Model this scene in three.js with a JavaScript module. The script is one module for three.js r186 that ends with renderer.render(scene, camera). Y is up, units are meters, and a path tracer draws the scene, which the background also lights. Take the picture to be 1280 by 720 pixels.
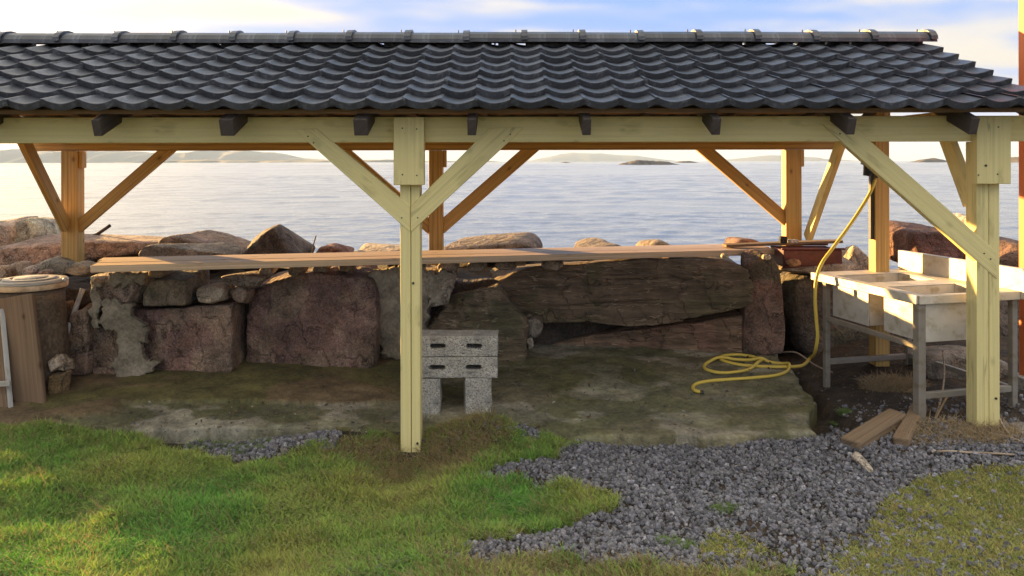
import * as THREE from 'three';
import { RoundedBoxGeometry } from 'three/addons/geometries/RoundedBoxGeometry.js';
import { mergeGeometries, mergeVertices } from 'three/addons/utils/BufferGeometryUtils.js';

// ---------- camera, sky, sun, exposure ----------
const F = 1000, E = 1.525, HY = 202;            // focal length in photo pixels, eye height, horizon row
const scene = new THREE.Scene();
const camera = new THREE.PerspectiveCamera(2 * Math.atan(518 / F) * 180 / Math.PI, 1280 / 1036, 0.05, 60000);
camera.setViewOffset(1280, 1036, 0, 518 - HY, 1280, 720);
camera.position.set(0, E, 0);
camera.rotation.z = -0.0020;

const SUN_AZ = 49.5 * Math.PI / 180, SUN_EL = 7.0 * Math.PI / 180;
const sunDir = new THREE.Vector3(-Math.sin(SUN_AZ) * Math.cos(SUN_EL), Math.sin(SUN_EL), -Math.cos(SUN_AZ) * Math.cos(SUN_EL));
const sun = new THREE.DirectionalLight(new THREE.Color().setRGB(1, 0.60, 0.21), 3.9);
sun.position.copy(sunDir).multiplyScalar(40);
sun.castShadow = true; sun.shadow.radius = 1.2; sun.shadow.mapSize.set(4096, 4096);
Object.assign(sun.shadow.camera, { left: -12, right: 12, top: 8, bottom: -8, near: 1, far: 90 });
scene.add(sun, sun.target);
const renderer = new THREE.WebGLRenderer({ antialias: true });
renderer.toneMapping = THREE.LinearToneMapping;
renderer.toneMappingExposure = 6.3;
renderer.shadowMap.enabled = true;

// ---------- random numbers and noise ----------
function rng(seed) { let a = seed >>> 0; return () => { a = a + 0x6D2B79F5 | 0; let t = Math.imul(a ^ a >>> 15, 1 | a); t = t + Math.imul(t ^ t >>> 7, 61 | t) ^ t; return ((t ^ t >>> 14) >>> 0) / 4294967296; }; }
const hash = (x, y, z) => { let h = Math.imul(x, 374761393) + Math.imul(y, 668265263) + Math.imul(z, 2147483647 - 1274126177) | 0; h = Math.imul(h ^ h >>> 13, 1274126177); h ^= h >>> 16; return (h >>> 0) / 4294967296; };
const sm = t => t * t * (3 - 2 * t);
const lerp = (a, b, t) => a + (b - a) * t;
const clamp = (x, a = 0, b = 1) => Math.min(b, Math.max(a, x));
const sstep = (a, b, x) => sm(clamp((x - a) / (b - a)));
function noise3(x, y, z) {                      // value noise, -1..1
  const xi = Math.floor(x), yi = Math.floor(y), zi = Math.floor(z), u = sm(x - xi), v = sm(y - yi), w = sm(z - zi);
  const c = (i, j, k) => hash(xi + i, yi + j, zi + k);
  return 2 * lerp(lerp(lerp(c(0, 0, 0), c(1, 0, 0), u), lerp(c(0, 1, 0), c(1, 1, 0), u), v), lerp(lerp(c(0, 0, 1), c(1, 0, 1), u), lerp(c(0, 1, 1), c(1, 1, 1), u), v), w) - 1;
}
function fbm(x, y, z, o = 4) { let s = 0, a = 0.5, f = 1; for (let i = 0; i < o; i++) { s += a * noise3(x * f, y * f, z * f + i * 17.3); a *= 0.5; f *= 2.03; } return s; }
function pnoise(x, y, p, seed) {                // periodic value noise for textures, 0..1
  const xi = Math.floor(x), yi = Math.floor(y), u = sm(x - xi), v = sm(y - yi), m = (a, n) => ((a % n) + n) % n;
  const px = Array.isArray(p) ? p[0] : p, py = Array.isArray(p) ? p[1] : p;
  const c = (i, j) => hash(m(xi + i, px), m(yi + j, py), seed);
  return lerp(lerp(c(0, 0), c(1, 0), u), lerp(c(0, 1), c(1, 1), u), v);
}
function pfbm(u, v, px, py, o, seed) { let s = 0, a = 0.5, t = 0; for (let i = 0; i < o; i++) { s += a * pnoise(u * px, v * py, [px, py], seed + i); t += a; a *= 0.55; px *= 2; py *= 2; } return s / t; }

// ---------- sky ----------
{
  const W = 1536, H = 768, data = new Float32Array(W * H * 4), d = new THREE.Vector3();
  for (let j = 0; j < H; j++) for (let i = 0; i < W; i++) {
    const th = ((i + 0.5) / W - 0.5) * 2 * Math.PI, el = ((j + 0.5) / H - 0.5) * Math.PI;
    d.set(Math.cos(el) * Math.cos(th), Math.sin(el), Math.cos(el) * Math.sin(th));
    const y = Math.max(d.y, 0), ang = Math.acos(clamp(d.dot(sunDir), -1, 1)) * 57.3;
    const t1 = 1 - Math.exp(-y * 13), t2 = sstep(0.1, 0.9, y);
    let r = lerp(lerp(0.30, 0.058, t1), 0.13, t2), g = lerp(lerp(0.275, 0.122, t1), 0.20, t2), b = lerp(lerp(0.25, 0.265, t1), 0.29, t2);
    const q = 1 / (y + 0.07), cx = d.x * q, cz = d.z * q;
    let cl = 0.5 + 0.75 * fbm(cx * 0.55 + 33.7, cz * 1.25 + 0.35 * cx + 33, 2.2, 5) + 0.35 * fbm(cx * 1.6 + cz * .5, cz * 3.4, 9.1, 4);
    cl = sstep(0.38, 0.84, cl) * (0.25 + 0.75 * sstep(0.0, 0.06, y)) * 0.92;
    const warm = Math.exp(-ang / 20);
    const ov = 0.7 + 1.2 * y;                       // clouds made brighter toward the unseen zenith to add fill light below
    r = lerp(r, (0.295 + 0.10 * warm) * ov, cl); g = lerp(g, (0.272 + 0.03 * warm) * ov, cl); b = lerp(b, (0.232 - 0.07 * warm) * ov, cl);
    const gl = Math.exp(-Math.pow(ang / 13, 1.3)), gw = Math.exp(-ang / 30) * Math.exp(-y * 3);
    r += 1.3 * gl + 0.16 * gw; g += 0.95 * gl + 0.09 * gw; b += 0.4 * gl + 0.0 * gw;
    const k = (j * W + i) * 4; data[k] = r; data[k + 1] = g; data[k + 2] = b; data[k + 3] = 1;
  }
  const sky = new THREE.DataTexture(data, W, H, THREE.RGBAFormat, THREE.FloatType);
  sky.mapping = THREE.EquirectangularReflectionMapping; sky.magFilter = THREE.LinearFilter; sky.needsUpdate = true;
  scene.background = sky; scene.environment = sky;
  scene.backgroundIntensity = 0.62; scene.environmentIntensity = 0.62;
}

// ---------- textures ----------
function tex(n, fn, srgb = true, m = n) {
  const a = new Uint8Array(n * m * 4);
  for (let j = 0; j < m; j++) for (let i = 0; i < n; i++) { const c = fn((i + 0.5) / n, (j + 0.5) / m, i, j), k = (j * n + i) * 4; for (let q = 0; q < 3; q++) a[k + q] = clamp(Array.isArray(c) ? c[q] : c) * 255; a[k + 3] = 255; }
  const t = new THREE.DataTexture(a, n, m); t.wrapS = t.wrapT = THREE.RepeatWrapping; t.magFilter = THREE.LinearFilter; t.minFilter = THREE.LinearMipmapLinearFilter; t.generateMipmaps = true;
  if (srgb) t.colorSpace = THREE.SRGBColorSpace; t.needsUpdate = true; return t;
}
// wood: one tile is 0.3 m across the grain and 1.2 m along it
const grain = (u, v) => { const w = 0.06 * (pfbm(u, v, 3, 2, 3, 5) - 0.5), s = pfbm(u + w, v, 24, 2, 4, 11), f = pfbm(u + w, v, 90, 4, 2, 31); return 0.6 * s + 0.4 * f; };
const KN = [[.2, .3, .03], [.62, .75, .025], [.8, .15, .02], [.42, .55, .022]];
const knot = (u, v) => { let k = 0; for (const [a, b, r] of KN) { const e = Math.hypot((u - a) * 0.3, (v - b) * 1.2 * 0.6) / r / 0.5; k = Math.max(k, Math.exp(-e * e * 1.5)); } return k; };
const woodMap = tex(512, (u, v) => { const g = grain(u, v), k = knot(u, v), a = 0.98 - 0.42 * g * g - 0.3 * k; return [a, a * (0.97 - 0.05 * k - .06 * g), a * (0.93 - 0.1 * k - .1 * g)]; }, true, 1024);
const woodBump = tex(512, (u, v) => 0.5 + 0.5 * grain(u, v) - 0.3 * knot(u, v), false, 1024);
const paintMap = tex(512, (u, v) => {
  const s = pfbm(u, v, 40, 3, 3, 51), b = pfbm(u, v, 5, 5, 5, 71), g = grain(u, v), sp = pnoise(u * 150, v * 300, [150, 300], 77);
  const dirt = sstep(0.60, 0.78, b) * 0.09 * (0.5 + s), fleck = sp > 0.965 ? 0.22 : 0;
  const cr = Math.max(0, 1 - Math.abs(pfbm(u + 0.02 * pnoise(u * 6, v * 3, [6, 3], 81), v, 10, 1, 2, 83) - 0.5) * 90) * sstep(0.5, 0.6, pfbm(u, v, 4, 5, 2, 85)), kn = knot(u, v);
  const a = 0.98 - 0.14 * s * g - dirt - fleck - 0.17 * cr - 0.10 * kn; return [a, a * (1 - 0.03 * dirt), a * (0.98 - 0.25 * dirt - .3 * fleck)];
}, true, 1024);
const paintBump = tex(512, (u, v) => 0.6 * grain(u, v) + 0.4 * pfbm(u, v, 60, 60, 2, 91), false, 1024);
const rockMap = tex(640, (u, v) => { const a = pfbm(u, v, 5, 5, 6, 101), s = pnoise(u * 200, v * 200, 200, 121), q = pnoise(u * 90, v * 90, 90, 123), c = pfbm(u, v, 9, 9, 3, 131); const k = 0.44 + 0.56 * a + (s > 0.9 ? 0.16 : s < 0.12 ? -0.18 : 0) + (q - .5) * .26; return [k, k * (0.97 + 0.06 * (c - 0.5)), k * (0.95 + 0.12 * (c - 0.5))]; });
const crack = (u, v) => { const n = pfbm(u, v, 4, 4, 5, 165); return Math.max(0, 1 - Math.abs(n - 0.5) * 60) * sstep(0.42, 0.55, pfbm(u, v, 3, 3, 2, 167)); };
const rockBump = tex(640, (u, v) => 0.75 * pfbm(u, v, 9, 9, 7, 141) + 0.25 * Math.abs(2 * pfbm(u, v, 14, 14, 4, 161) - 1) - 0.35 * crack(u, v), false);
const bed = (u, v) => { const w = 0.05 * (pfbm(u, v, 4, 4, 5, 171) - 0.5), q = v + w, a = pfbm(u, q, 4, 44, 4, 181), b = pfbm(u, q, 3, 16, 3, 185), l = Math.max(0, 1 - Math.abs(pfbm(u, q, 3, 20, 4, 187) - 0.55) * 34) * sstep(0.4, 0.6, pfbm(u, v, 5, 9, 3, 189)); return [a, b, l]; };
const strataMap = tex(768, (u, v) => { const [a, b, l] = bed(u, v), s = pnoise(u * 190, v * 230, [190, 230], 191), g = pfbm(u, v, 12, 12, 5, 193); const k = 0.30 + 0.28 * a + 0.22 * b + 0.24 * g + 0.55 * l + (s > 0.92 ? 0.12 : s < 0.1 ? -0.14 : 0); return [k, k * (0.97 + 0.02 * l), k * (0.93 + 0.06 * l)]; });
const strataBump = tex(768, (u, v) => { const [a, b, l] = bed(u, v); return 0.4 * a + 0.25 * b + 0.35 * pfbm(u, v, 16, 30, 5, 195) - 0.3 * crack(u, v) + 0.15 * l; }, false);
const concMap = tex(640, (u, v) => { const a = pfbm(u, v, 6, 6, 6, 201), s = pnoise(u * 230, v * 230, 230, 211), q = pfbm(u, v, 40, 40, 2, 213); const k = 0.55 + 0.5 * a + (s > 0.93 ? 0.12 : s < 0.08 ? -0.2 : 0) + (q - .5) * .24; return [k, k, k * 0.98]; });
const concBump = tex(640, (u, v) => 0.7 * pfbm(u, v, 24, 24, 5, 221) + 0.3 * pnoise(u * 200, v * 200, 200, 231), false);
// porous clay-aggregate blocks: round grains with dark pits between them, 0.25 m per tile
const cells = (u, v, n, seed) => { let m = 9, id = 0; const x = u * n, y = v * n, xi = Math.floor(x), yi = Math.floor(y); for (let a = -1; a < 2; a++) for (let b = -1; b < 2; b++) { const p = ((xi + a) % n + n) % n, q = ((yi + b) % n + n) % n, dx = xi + a + hash(p, q, seed) - x, dy = yi + b + hash(p, q, seed + 1) - y, dd = Math.hypot(dx, dy); if (dd < m) { m = dd; id = hash(p, q, seed + 2); } } return [m, id]; };
const lecaMap = tex(512, (u, v) => { const [m, id] = cells(u, v, 26, 301), [m2] = cells(u, v, 15, 309), pf = pfbm(u, v, 5, 5, 4, 315); const pit = sstep(0.62, 0.85, m) * 0.2 + (m2 < 0.16 + 0.2 * (pf - 0.5) ? 0.26 : 0); const k = 0.66 + 0.12 * id + 0.30 * pf - pit; return [k, k * 0.99, k * 0.965]; });
const lecaBump = tex(512, (u, v) => { const [m] = cells(u, v, 26, 301), [m2] = cells(u, v, 15, 309); return 0.9 - 0.8 * Math.min(1, m) - (m2 < 0.2 ? 0.3 : 0); }, false);
const tileMap = tex(512, (u, v) => { const s = pnoise(u * 160, v * 160, 160, 401), a = pfbm(u, v, 6, 6, 5, 411), l = pfbm(u, v, 18, 18, 3, 421); const li = l > 0.64 ? 0.55 : 0; const k = 0.62 + 0.3 * a + 0.22 * (s - 0.5) + li; return [k, k * 1.0, k * (1.02 - 0.1 * li)]; });
const tileBump = tex(512, (u, v) => 0.6 * pnoise(u * 160, v * 160, 160, 401) + 0.4 * pfbm(u, v, 12, 12, 4, 431), false);
const soilMap = tex(640, (u, v) => { const a = pfbm(u, v, 8, 8, 6, 501), s = pnoise(u * 220, v * 220, 220, 511); const k = 0.4 + 0.75 * a + (s - 0.5) * 0.3; return [k, k * 0.95, k * 0.88]; });
const soilBump = tex(640, (u, v) => pfbm(u, v, 30, 30, 5, 521), false);
const waveBump = tex(640, (u, v) => 0.55 * pfbm(u, v, 14, 20, 5, 601) + 0.45 * (1 - Math.abs(2 * pfbm(u, v, 22, 30, 4, 611) - 1)), false);
const steelBump = tex(512, (u, v) => pfbm(u, v, 4, 160, 3, 701), false);
const steelMap = tex(512, (u, v) => { const a = pfbm(u, v, 5, 5, 5, 711), d = sstep(.5, .85, pfbm(u, v, 8, 8, 4, 715)); const k = 0.84 + 0.16 * a - 0.12 * d; return [k, k * (1 - .03 * d), k * (1 - .1 * d)]; });
const steelRough = tex(512, (u, v) => 0.35 + 0.5 * pfbm(u, v, 6, 6, 5, 721), false);

const lin = (r, g, b) => new THREE.Color().setRGB(r, g, b);
function mat(name, color, map, bump, bs, rough = 0.85, extra = {}) {
  const m = new THREE.MeshPhysicalMaterial({ color, roughness: rough, metalness: 0, ...(map ? { map } : {}), ...(bump ? { bumpMap: bump, bumpScale: bs } : {}), ...extra });
  m.name = name; return m;
}
const M = {
  paint: mat('pale yellow paint', lin(0.85, 0.72, 0.33), paintMap, paintBump, 0.0012, 0.62),
  ochre: mat('ochre stained wood', lin(0.70, 0.51, 0.18), woodMap, woodBump, 0.0012, 0.6),
  rafter: mat('dark grey stained wood', lin(0.085, 0.075, 0.07), woodMap, woodBump, 0.0015, 0.75),
  batten: mat('unpainted batten wood', lin(0.30, 0.22, 0.14), woodMap, woodBump, 0.001, 0.85),
  tableWood: mat('pale planed table board', lin(0.82, 0.68, 0.49), woodMap, woodBump, 0.001, 0.55),
  greyWood: mat('weathered timber', lin(0.30, 0.235, 0.16), woodMap, woodBump, 0.006, 0.9),
  oldWood: mat('brown old board', lin(0.27, 0.205, 0.145), woodMap, woodBump, 0.003, 0.9),
  orange: mat('orange red paint', lin(0.80, 0.19, 0.05), paintMap, paintBump, 0.001, 0.6),
  leca: mat('porous concrete block', lin(0.60, 0.575, 0.52), lecaMap, lecaBump, 0.006, 0.95),
  concrete: mat('rough concrete', lin(1.15, 1.13, 1.08), concMap, concBump, 0.012, 0.92, { vertexColors: true }),
  rock: mat('rock', lin(1.42, 1.36, 1.28), rockMap, rockBump, 0.04, 0.88, { vertexColors: true }),
  strata: mat('layered rock', lin(1.6, 1.5, 1.36), strataMap, strataBump, 0.05, 0.85, { vertexColors: true }),
  soil: mat('soil', lin(1, 1, 1), soilMap, soilBump, 0.02, 0.97, { vertexColors: true }),
  steel: mat('stainless steel', lin(0.74, 0.70, 0.61), steelMap, steelBump, 0.0004, 1, { metalness: 0.35, roughnessMap: steelRough }),
  leg: mat('dull steel tube', lin(0.36, 0.32, 0.26), steelMap, steelBump, 0.0004, 0.6, { metalness: 0.45 }),
  hose: mat('yellow hose', lin(0.72, 0.53, 0.09), null, null, 0, 0.45),
  black: mat('black metal', lin(0.02, 0.02, 0.02), null, null, 0, 0.5),
  whitePlastic: mat('white enamel', lin(0.74, 0.70, 0.64), concMap, null, 0, 0.4),
  brownPlastic: mat('brown barrel', lin(0.25, 0.185, 0.12), rockMap, rockBump, 0.004, 0.75),
  tray: mat('dark red plastic', lin(0.17, 0.035, 0.028), concMap, null, 0, 0.45),
  pipe: mat('grey pipe', lin(0.50, 0.49, 0.46), steelMap, null, 0, 0.5),
  tiles: [0.062, 0.048, 0.078, 0.055, 0.09].map((k, i) => mat('dark concrete roof tile ' + i, lin(k * 1.15, k * 1.22, k * 1.38), tileMap, tileBump, 0.0024, 0.34)),
  water: mat('sea water', lin(0.10, 0.115, 0.12), null, waveBump, 0.022, 0.10, { ior: 1.36 }),
  land: mat('far land', lin(1, 1, 1), null, null, 0, 1, { vertexColors: true }),
  grass: mat('grass blade', lin(1, 1, 1), null, null, 0, 0.75, { side: THREE.DoubleSide, transmission: 0.3, thickness: 0 }),
  stone: mat('crushed stone', lin(1, 1, 1), rockMap, null, 0, 0.8),
};
M.grass.roughness = 0.95;

// ---------- helpers ----------
const V = (x, y, z) => new THREE.Vector3(x, y, z);
const at = (px, py, Z) => V((px - 640) / F * Z, E - (py - HY) / F * Z, -Z);
const used = {};
function numbered(name) { const n = used[name] = (used[name] ?? -1) + 1; return n ? `${name}_${String(n).padStart(3, '0')}` : name; }
function thing(name, label, category, pos = V(0, 0, 0), group) {
  const o = new THREE.Group(); o.name = numbered(name); o.position.copy(pos); o.userData = { label, category }; if (group) o.userData.group = group; scene.add(o); return o;
}
function tag(o, label, category, group) { o.userData = { label, category, ...(group ? { group } : {}) }; return o; }
function shadows(m) { m.castShadow = m.receiveShadow = true; return m; }
function obj(name, geo, m, parent = scene, pos, quat) {
  const o = shadows(new THREE.Mesh(geo, m)); o.name = parent === scene ? numbered(name) : name;
  if (pos) { o.position.copy(pos); if (parent !== scene) { let p = parent; while (p && p !== scene) { o.position.sub(p.position); p = p.parent; } } }
  if (quat) o.quaternion.copy(quat);
  parent.add(o); return o;
}
function struct(name, geo, m) { const o = obj(name, geo, m); o.userData = { kind: 'structure' }; return o; }
function grainUV(geo, dir, seed = 0, su = 0.3, sv = 1.2) {      // wood grain along dir; uv in metres
  const R = rng(seed * 7 + 3), ou = R(), ov = R(), d = dir.clone().normalize();
  const a = Math.abs(d.y) < 0.9 ? V(0, 1, 0).cross(d).normalize() : V(1, 0, 0), b = d.clone().cross(a).normalize();
  const p = geo.attributes.position, uv = new Float32Array(p.count * 2), v = V();
  for (let i = 0; i < p.count; i++) { v.fromBufferAttribute(p, i); uv[2 * i] = (v.dot(a) + v.dot(b)) / su + ou; uv[2 * i + 1] = v.dot(d) / sv + ov; }
  geo.setAttribute('uv', new THREE.BufferAttribute(uv, 2)); return geo;
}
function boxUV(geo, s = 0.5, ou = 0, ov = 0) {                 // uv in metres from the face each triangle points to
  if (geo.index) geo = geo.toNonIndexed();
  const p = geo.attributes.position, uv = new Float32Array(p.count * 2), A = V(), B = V(), C = V(), n = V();
  for (let i = 0; i < p.count; i += 3) {
    A.fromBufferAttribute(p, i); B.fromBufferAttribute(p, i + 1); C.fromBufferAttribute(p, i + 2); n.copy(B).sub(A).cross(C.clone().sub(A));
    const ax = Math.abs(n.x), ay = Math.abs(n.y), az = Math.abs(n.z);
    [A, B, C].forEach((q, k) => { const [u, v] = ax > ay && ax > az ? [q.z, q.y] : ay > az ? [q.x, q.z] : [q.x, q.y]; uv[2 * (i + k)] = u / s + ou; uv[2 * (i + k) + 1] = v / s + ov; });
  }
  geo.setAttribute('uv', new THREE.BufferAttribute(uv, 2)); return geo;
}
let plankSeed = 1;
function plank(name, m, parent, p0, p1, w, t, up = V(0, 1, 0), r = 0.004) {   // a board from p0 to p1, w along up, t across
  const d = p1.clone().sub(p0), L = d.length(); d.normalize();
  const z = d.clone().cross(up).normalize(), y = z.clone().cross(d).normalize();
  const g = grainUV(new RoundedBoxGeometry(L, w, t, 1, r), V(1, 0, 0), plankSeed++);
  const q = new THREE.Quaternion().setFromRotationMatrix(new THREE.Matrix4().makeBasis(d, y, z));
  return obj(name, g, m, parent, p0.clone().add(p1).multiplyScalar(0.5), q);
}
function slabPoly(name, m, parent, pts, Z, t, dir, holes = []) {             // a board cut to an outline facing the camera side, t thick
  const P = pts.map(([x, y]) => at(x, y, Z)), c = P.reduce((a, b) => a.add(b), V()).multiplyScalar(1 / P.length);
  const s = new THREE.Shape(P.map(p => new THREE.Vector2(p.x - c.x, p.y - c.y))), bev = 0.003;
  const g = new THREE.ExtrudeGeometry(s, { depth: t - 2 * bev, bevelEnabled: true, bevelThickness: bev, bevelSize: bev, bevelOffset: -bev, bevelSegments: 1 });
  g.translate(0, 0, -t + bev);
  const d = dir ?? P[2].clone().sub(P[1]);
  return obj(name, grainUV(g, V(d.x, d.y, 0), plankSeed++), m, parent, c);
}
// faceted, rounded stone bounded by planes [normal, distance], with noise; colours from noise
function stoneGeo(planes, half, o = {}) {
  const { detail = 16, k = 12, amp = 0.03, freq = 3, seed = 1, c1 = [0.2, 0.17, 0.14], c2 = [0.13, 0.11, 0.09], c3, patch = 0.25, strata = 0, tilt = 0, uvs = 0.6 } = o;
  let g = mergeVertices(new THREE.IcosahedronGeometry(1, detail).deleteAttribute('uv').deleteAttribute('normal'), 1e-5);
  const p = g.attributes.position, v = V(), col = new Float32Array(p.count * 3), S = seed * 13.7;
  const ct = Math.cos(tilt), st = Math.sin(tilt);
  for (let i = 0; i < p.count; i++) {
    v.fromBufferAttribute(p, i).multiply(half).normalize();
    let s = 0; for (const [n, d] of planes) { const q = v.dot(n) / d; if (q > 0) s += Math.pow(q, k); }
    const r = Math.pow(s, -1 / k), x = v.x * r, y = v.y * r, z = v.z * r;
    let dr = amp * (fbm(x * freq + S, y * freq, z * freq, 5) + 0.35 * fbm(x * freq * 5, y * freq * 5 + S, z * freq * 5, 3));
    const yy = y * ct - x * st;
    if (strata) dr += strata * (fbm(S, yy * 16, x * 0.7 + z * .7, 4) + (noise3(S + 5, yy * 9 + 0.3 * x, z) > 0.15 ? 0.35 : 0));
    v.multiplyScalar(r + dr); p.setXYZ(i, v.x, v.y, v.z);
    const f = clamp(0.5 + 0.9 * fbm(x * 4 + S, y * 4 + 3, z * 4, 4)), h = c3 ? sstep(0.5 - patch, 0.62 - patch, 0.5 + fbm(x * 5 + 9, y * 5 + S, z * 5 + 2, 4) - 0.12) : 0;
    for (let q = 0; q < 3; q++) col[3 * i + q] = lerp(lerp(c1[q], c2[q], f), c3 ? c3[q] : 0, h * 0.8);
  }
  g.setAttribute('color', new THREE.BufferAttribute(col, 3)); g.computeVertexNormals();
  return boxUV(g, uvs, seed * 0.37, seed * 0.61);
}
function polyStone(pts, Z, depth, o = {}) {     // stone whose outline at depth Z follows the given outline; returns [geometry, centre]
  const R = rng((o.seed ?? 1) * 91 + 5), P = pts.map(([x, y]) => at(x, y, Z)), c = P.reduce((a, b) => a.add(b), V()).multiplyScalar(1 / P.length);
  const planes = []; let hx = 0, hy = 0;
  P.forEach((a, i) => { const b = P[(i + 1) % P.length]; hx = Math.max(hx, Math.abs(a.x - c.x)); hy = Math.max(hy, Math.abs(a.y - c.y)); let n = V(b.y - a.y, a.x - b.x, 0).normalize(); let d = n.x * (a.x - c.x) + n.y * (a.y - c.y); if (d < 0) { n.negate(); d = -d; } n.z = (R() - 0.45) * (o.tiltz ?? 0.4); const l = n.length(); planes.push([n.divideScalar(l), Math.max(0.01, d / l)]); });
  const fx = o.fx ?? (R() - 0.5) * 0.3, fy = o.fy ?? 0.1 + R() * 0.25;
  planes.push([V(fx, fy, 1).normalize(), depth * (o.front ?? 0.4)], [V((R() - 0.5) * 0.4, (R() - 0.5) * 0.4, -1).normalize(), depth * (1 - (o.front ?? 0.4))]);
  return [stoneGeo(planes, V(hx, hy, depth / 2), o), c];
}
function boulder(label, pts, Z, depth, o = {}, name = 'boulder', m = M.rock, group) {
  const [g, c] = polyStone(pts, Z, depth, o); return tag(obj(name, g, m, scene, c), label, o.category ?? 'rock', group);
}
const C = {
  red: [0.356, 0.262, 0.210], redDark: [0.232, 0.164, 0.138], brown: [0.315, 0.262, 0.199], dark: [0.154, 0.139, 0.120], green: [0.139, 0.146, 0.091], grey: [0.444, 0.415, 0.357],
  tan: [0.526, 0.456, 0.356], pale: [0.729, 0.681, 0.576], mortar: [0.542, 0.505, 0.431], mortar2: [0.393, 0.366, 0.306], maroon: [0.236, 0.129, 0.106], lichen: [0.516, 0.523, 0.408],
};

// ---------- terrain ----------
const wallZ = x => 5.60 + 0.17 * x;                                    // foot of the stone wall
const slabTop = (x, Z) => E - 1.458 + 0.0767 * (Z - 4.25);
const inSlab = (x, Z) => x > -3.2 && x < 1.78 && Z > 4.32 && Z < wallZ(x) + 0.3;
function H(x, Z) {
  let y = 0.02 + 0.05 * fbm(x * 1.3, Z * 1.3, 4.2, 3) + 0.012 * noise3(x * 9, Z * 9, 1);
  y += 0.05 * fbm(x * 3.6 + 2, Z * 4.4, 14, 3) * sstep(0.9, 0.1, x);
  y += 0.10 * sstep(-1.6, -3.2, x) * sstep(3.2, 4.6, Z) + 0.085 * Math.exp(-((x + 0.95) ** 2) / 0.06 - ((Z - 4.12) ** 2) / 0.03) + 0.11 * Math.exp(-((x + 0.12) ** 2) / 0.10 - ((Z - 4.22) ** 2) / 0.02) - 0.07 * Math.exp(-((x + 0.5) ** 2) / 0.05 - ((Z - 3.95) ** 2) / 0.05);
  y += sstep(1.4, 2.3, x) * sstep(3.0, 4.2, Z) * 0.13 + sstep(2.0, 2.6, x) * sstep(4.8, 5.5, Z) * 0.12;
  if (Z > 4.3 && x > -3.3 && x < 1.86) y = Math.min(y, -0.02 + 0.04 * sstep(1.7, 1.86, x));
  const bank = sstep(wallZ(x) + 0.3, wallZ(x) + 0.55, Z) * sstep(-4.6, -3.9, x) * (1 - 0.45 * sstep(1.9, 2.6, x));
  y = lerp(y, 0.62 + 0.05 * noise3(x * 4, Z * 4, 8), bank);
  if (x < -3.9) y = lerp(y, -0.05, sstep(-3.9, -4.8, x) * sstep(4, 6, Z));
  y = lerp(y, -2.2, sstep(7.9, 11, Z - 0.1 * noise3(x * .8, 3, 3)));
  return y;
}
function axis(lo, hi, fine0, fine1, step, grow) { const a = []; for (let v = fine0; v <= fine1 + 1e-6; v += step) a.push(v); let s = step; for (let v = fine1; v < hi;) { s *= grow; v += s; a.push(v); } s = step; for (let v = fine0; v > lo;) { s *= grow; v -= s; a.unshift(v); } return a; }
{
  const xs = axis(-90, 90, -4.6, 4.4, 0.045, 1.16), zs = axis(-90, 16, 2.4, 7.2, 0.045, 1.16), nx = xs.length, nz = zs.length;
  const pos = [], col = [], uv = [], idx = [];
  for (const Z of zs) for (const x of xs) {
    pos.push(x, H(x, Z), -Z); uv.push(x / 0.8, Z / 0.8);
    const f = 0.5 + fbm(x * 3, Z * 3, 7, 4), dark = [0.060, 0.047, 0.036], br = [0.115, 0.085, 0.058], gr = [0.075, 0.085, 0.030];
    const lawn = sstep(-0.2, -0.9, x) * sstep(5.0, 4.6, Z) + sstep(3.2, 2.6, Z);
    for (let q = 0; q < 3; q++) col.push(lerp(lerp(dark[q], br[q], clamp(f)), gr[q], clamp(lawn) * 0.7));
  }
  for (let j = 0; j < nz - 1; j++) for (let i = 0; i < nx - 1; i++) { const a = j * nx + i; idx.push(a, a + 1, a + nx, a + 1, a + nx + 1, a + nx); }
  const g = new THREE.BufferGeometry(); g.setAttribute('position', new THREE.Float32BufferAttribute(pos, 3)); g.setAttribute('uv', new THREE.Float32BufferAttribute(uv, 2)); g.setAttribute('color', new THREE.Float32BufferAttribute(col, 3)); g.setIndex(idx); g.computeVertexNormals();
  struct('ground', g, M.soil);
}
// the sea: chop as geometry near the shore, ripples as bump
const SEA = -1.15;
{
  const strip = (x0, x1, z0, z1, st, amp, wl) => {
    const nx = Math.round((x1 - x0) / st), nz = Math.round((z1 - z0) / st), g = new THREE.PlaneGeometry(x1 - x0, z1 - z0, nx, nz); g.rotateX(-Math.PI / 2); g.translate((x0 + x1) / 2, 0, -(z0 + z1) / 2);
    const p = g.attributes.position, uv = g.attributes.uv;
    for (let i = 0; i < p.count; i++) {
      const x = p.getX(i), z = p.getZ(i), q = Math.min(1, (z1 + z) / (st * 4) + 0.0001) * Math.min(1, (-z - z0) / (st * 4) + 0.0001);
      if (amp) p.setY(i, q * amp * (fbm(x / wl + 5, z / wl * 1.5, 3, 4) + 0.6 * (0.5 - Math.abs(fbm(x / wl * 1.7, z / wl * 2.6, 9, 3)))));
      uv.setXY(i, x / 7, z / 7);
    }
    return g;
  };
  const g = mergeGeometries([strip(-60, 60, 7, 43, 0.3, 0.055, 1.2), strip(-160, 160, 43, 163, 1.0, 0.12, 3.0), strip(-700, 700, 163, 763, 6, 0.35, 13), strip(-4000, 4000, 763, 4763, 200, 0, 1), strip(-40000, 40000, 4763, 44763, 5000, 0, 1)]);
  g.computeVertexNormals(); const s = struct('sea', g, M.water); s.position.y = SEA;
}
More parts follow.
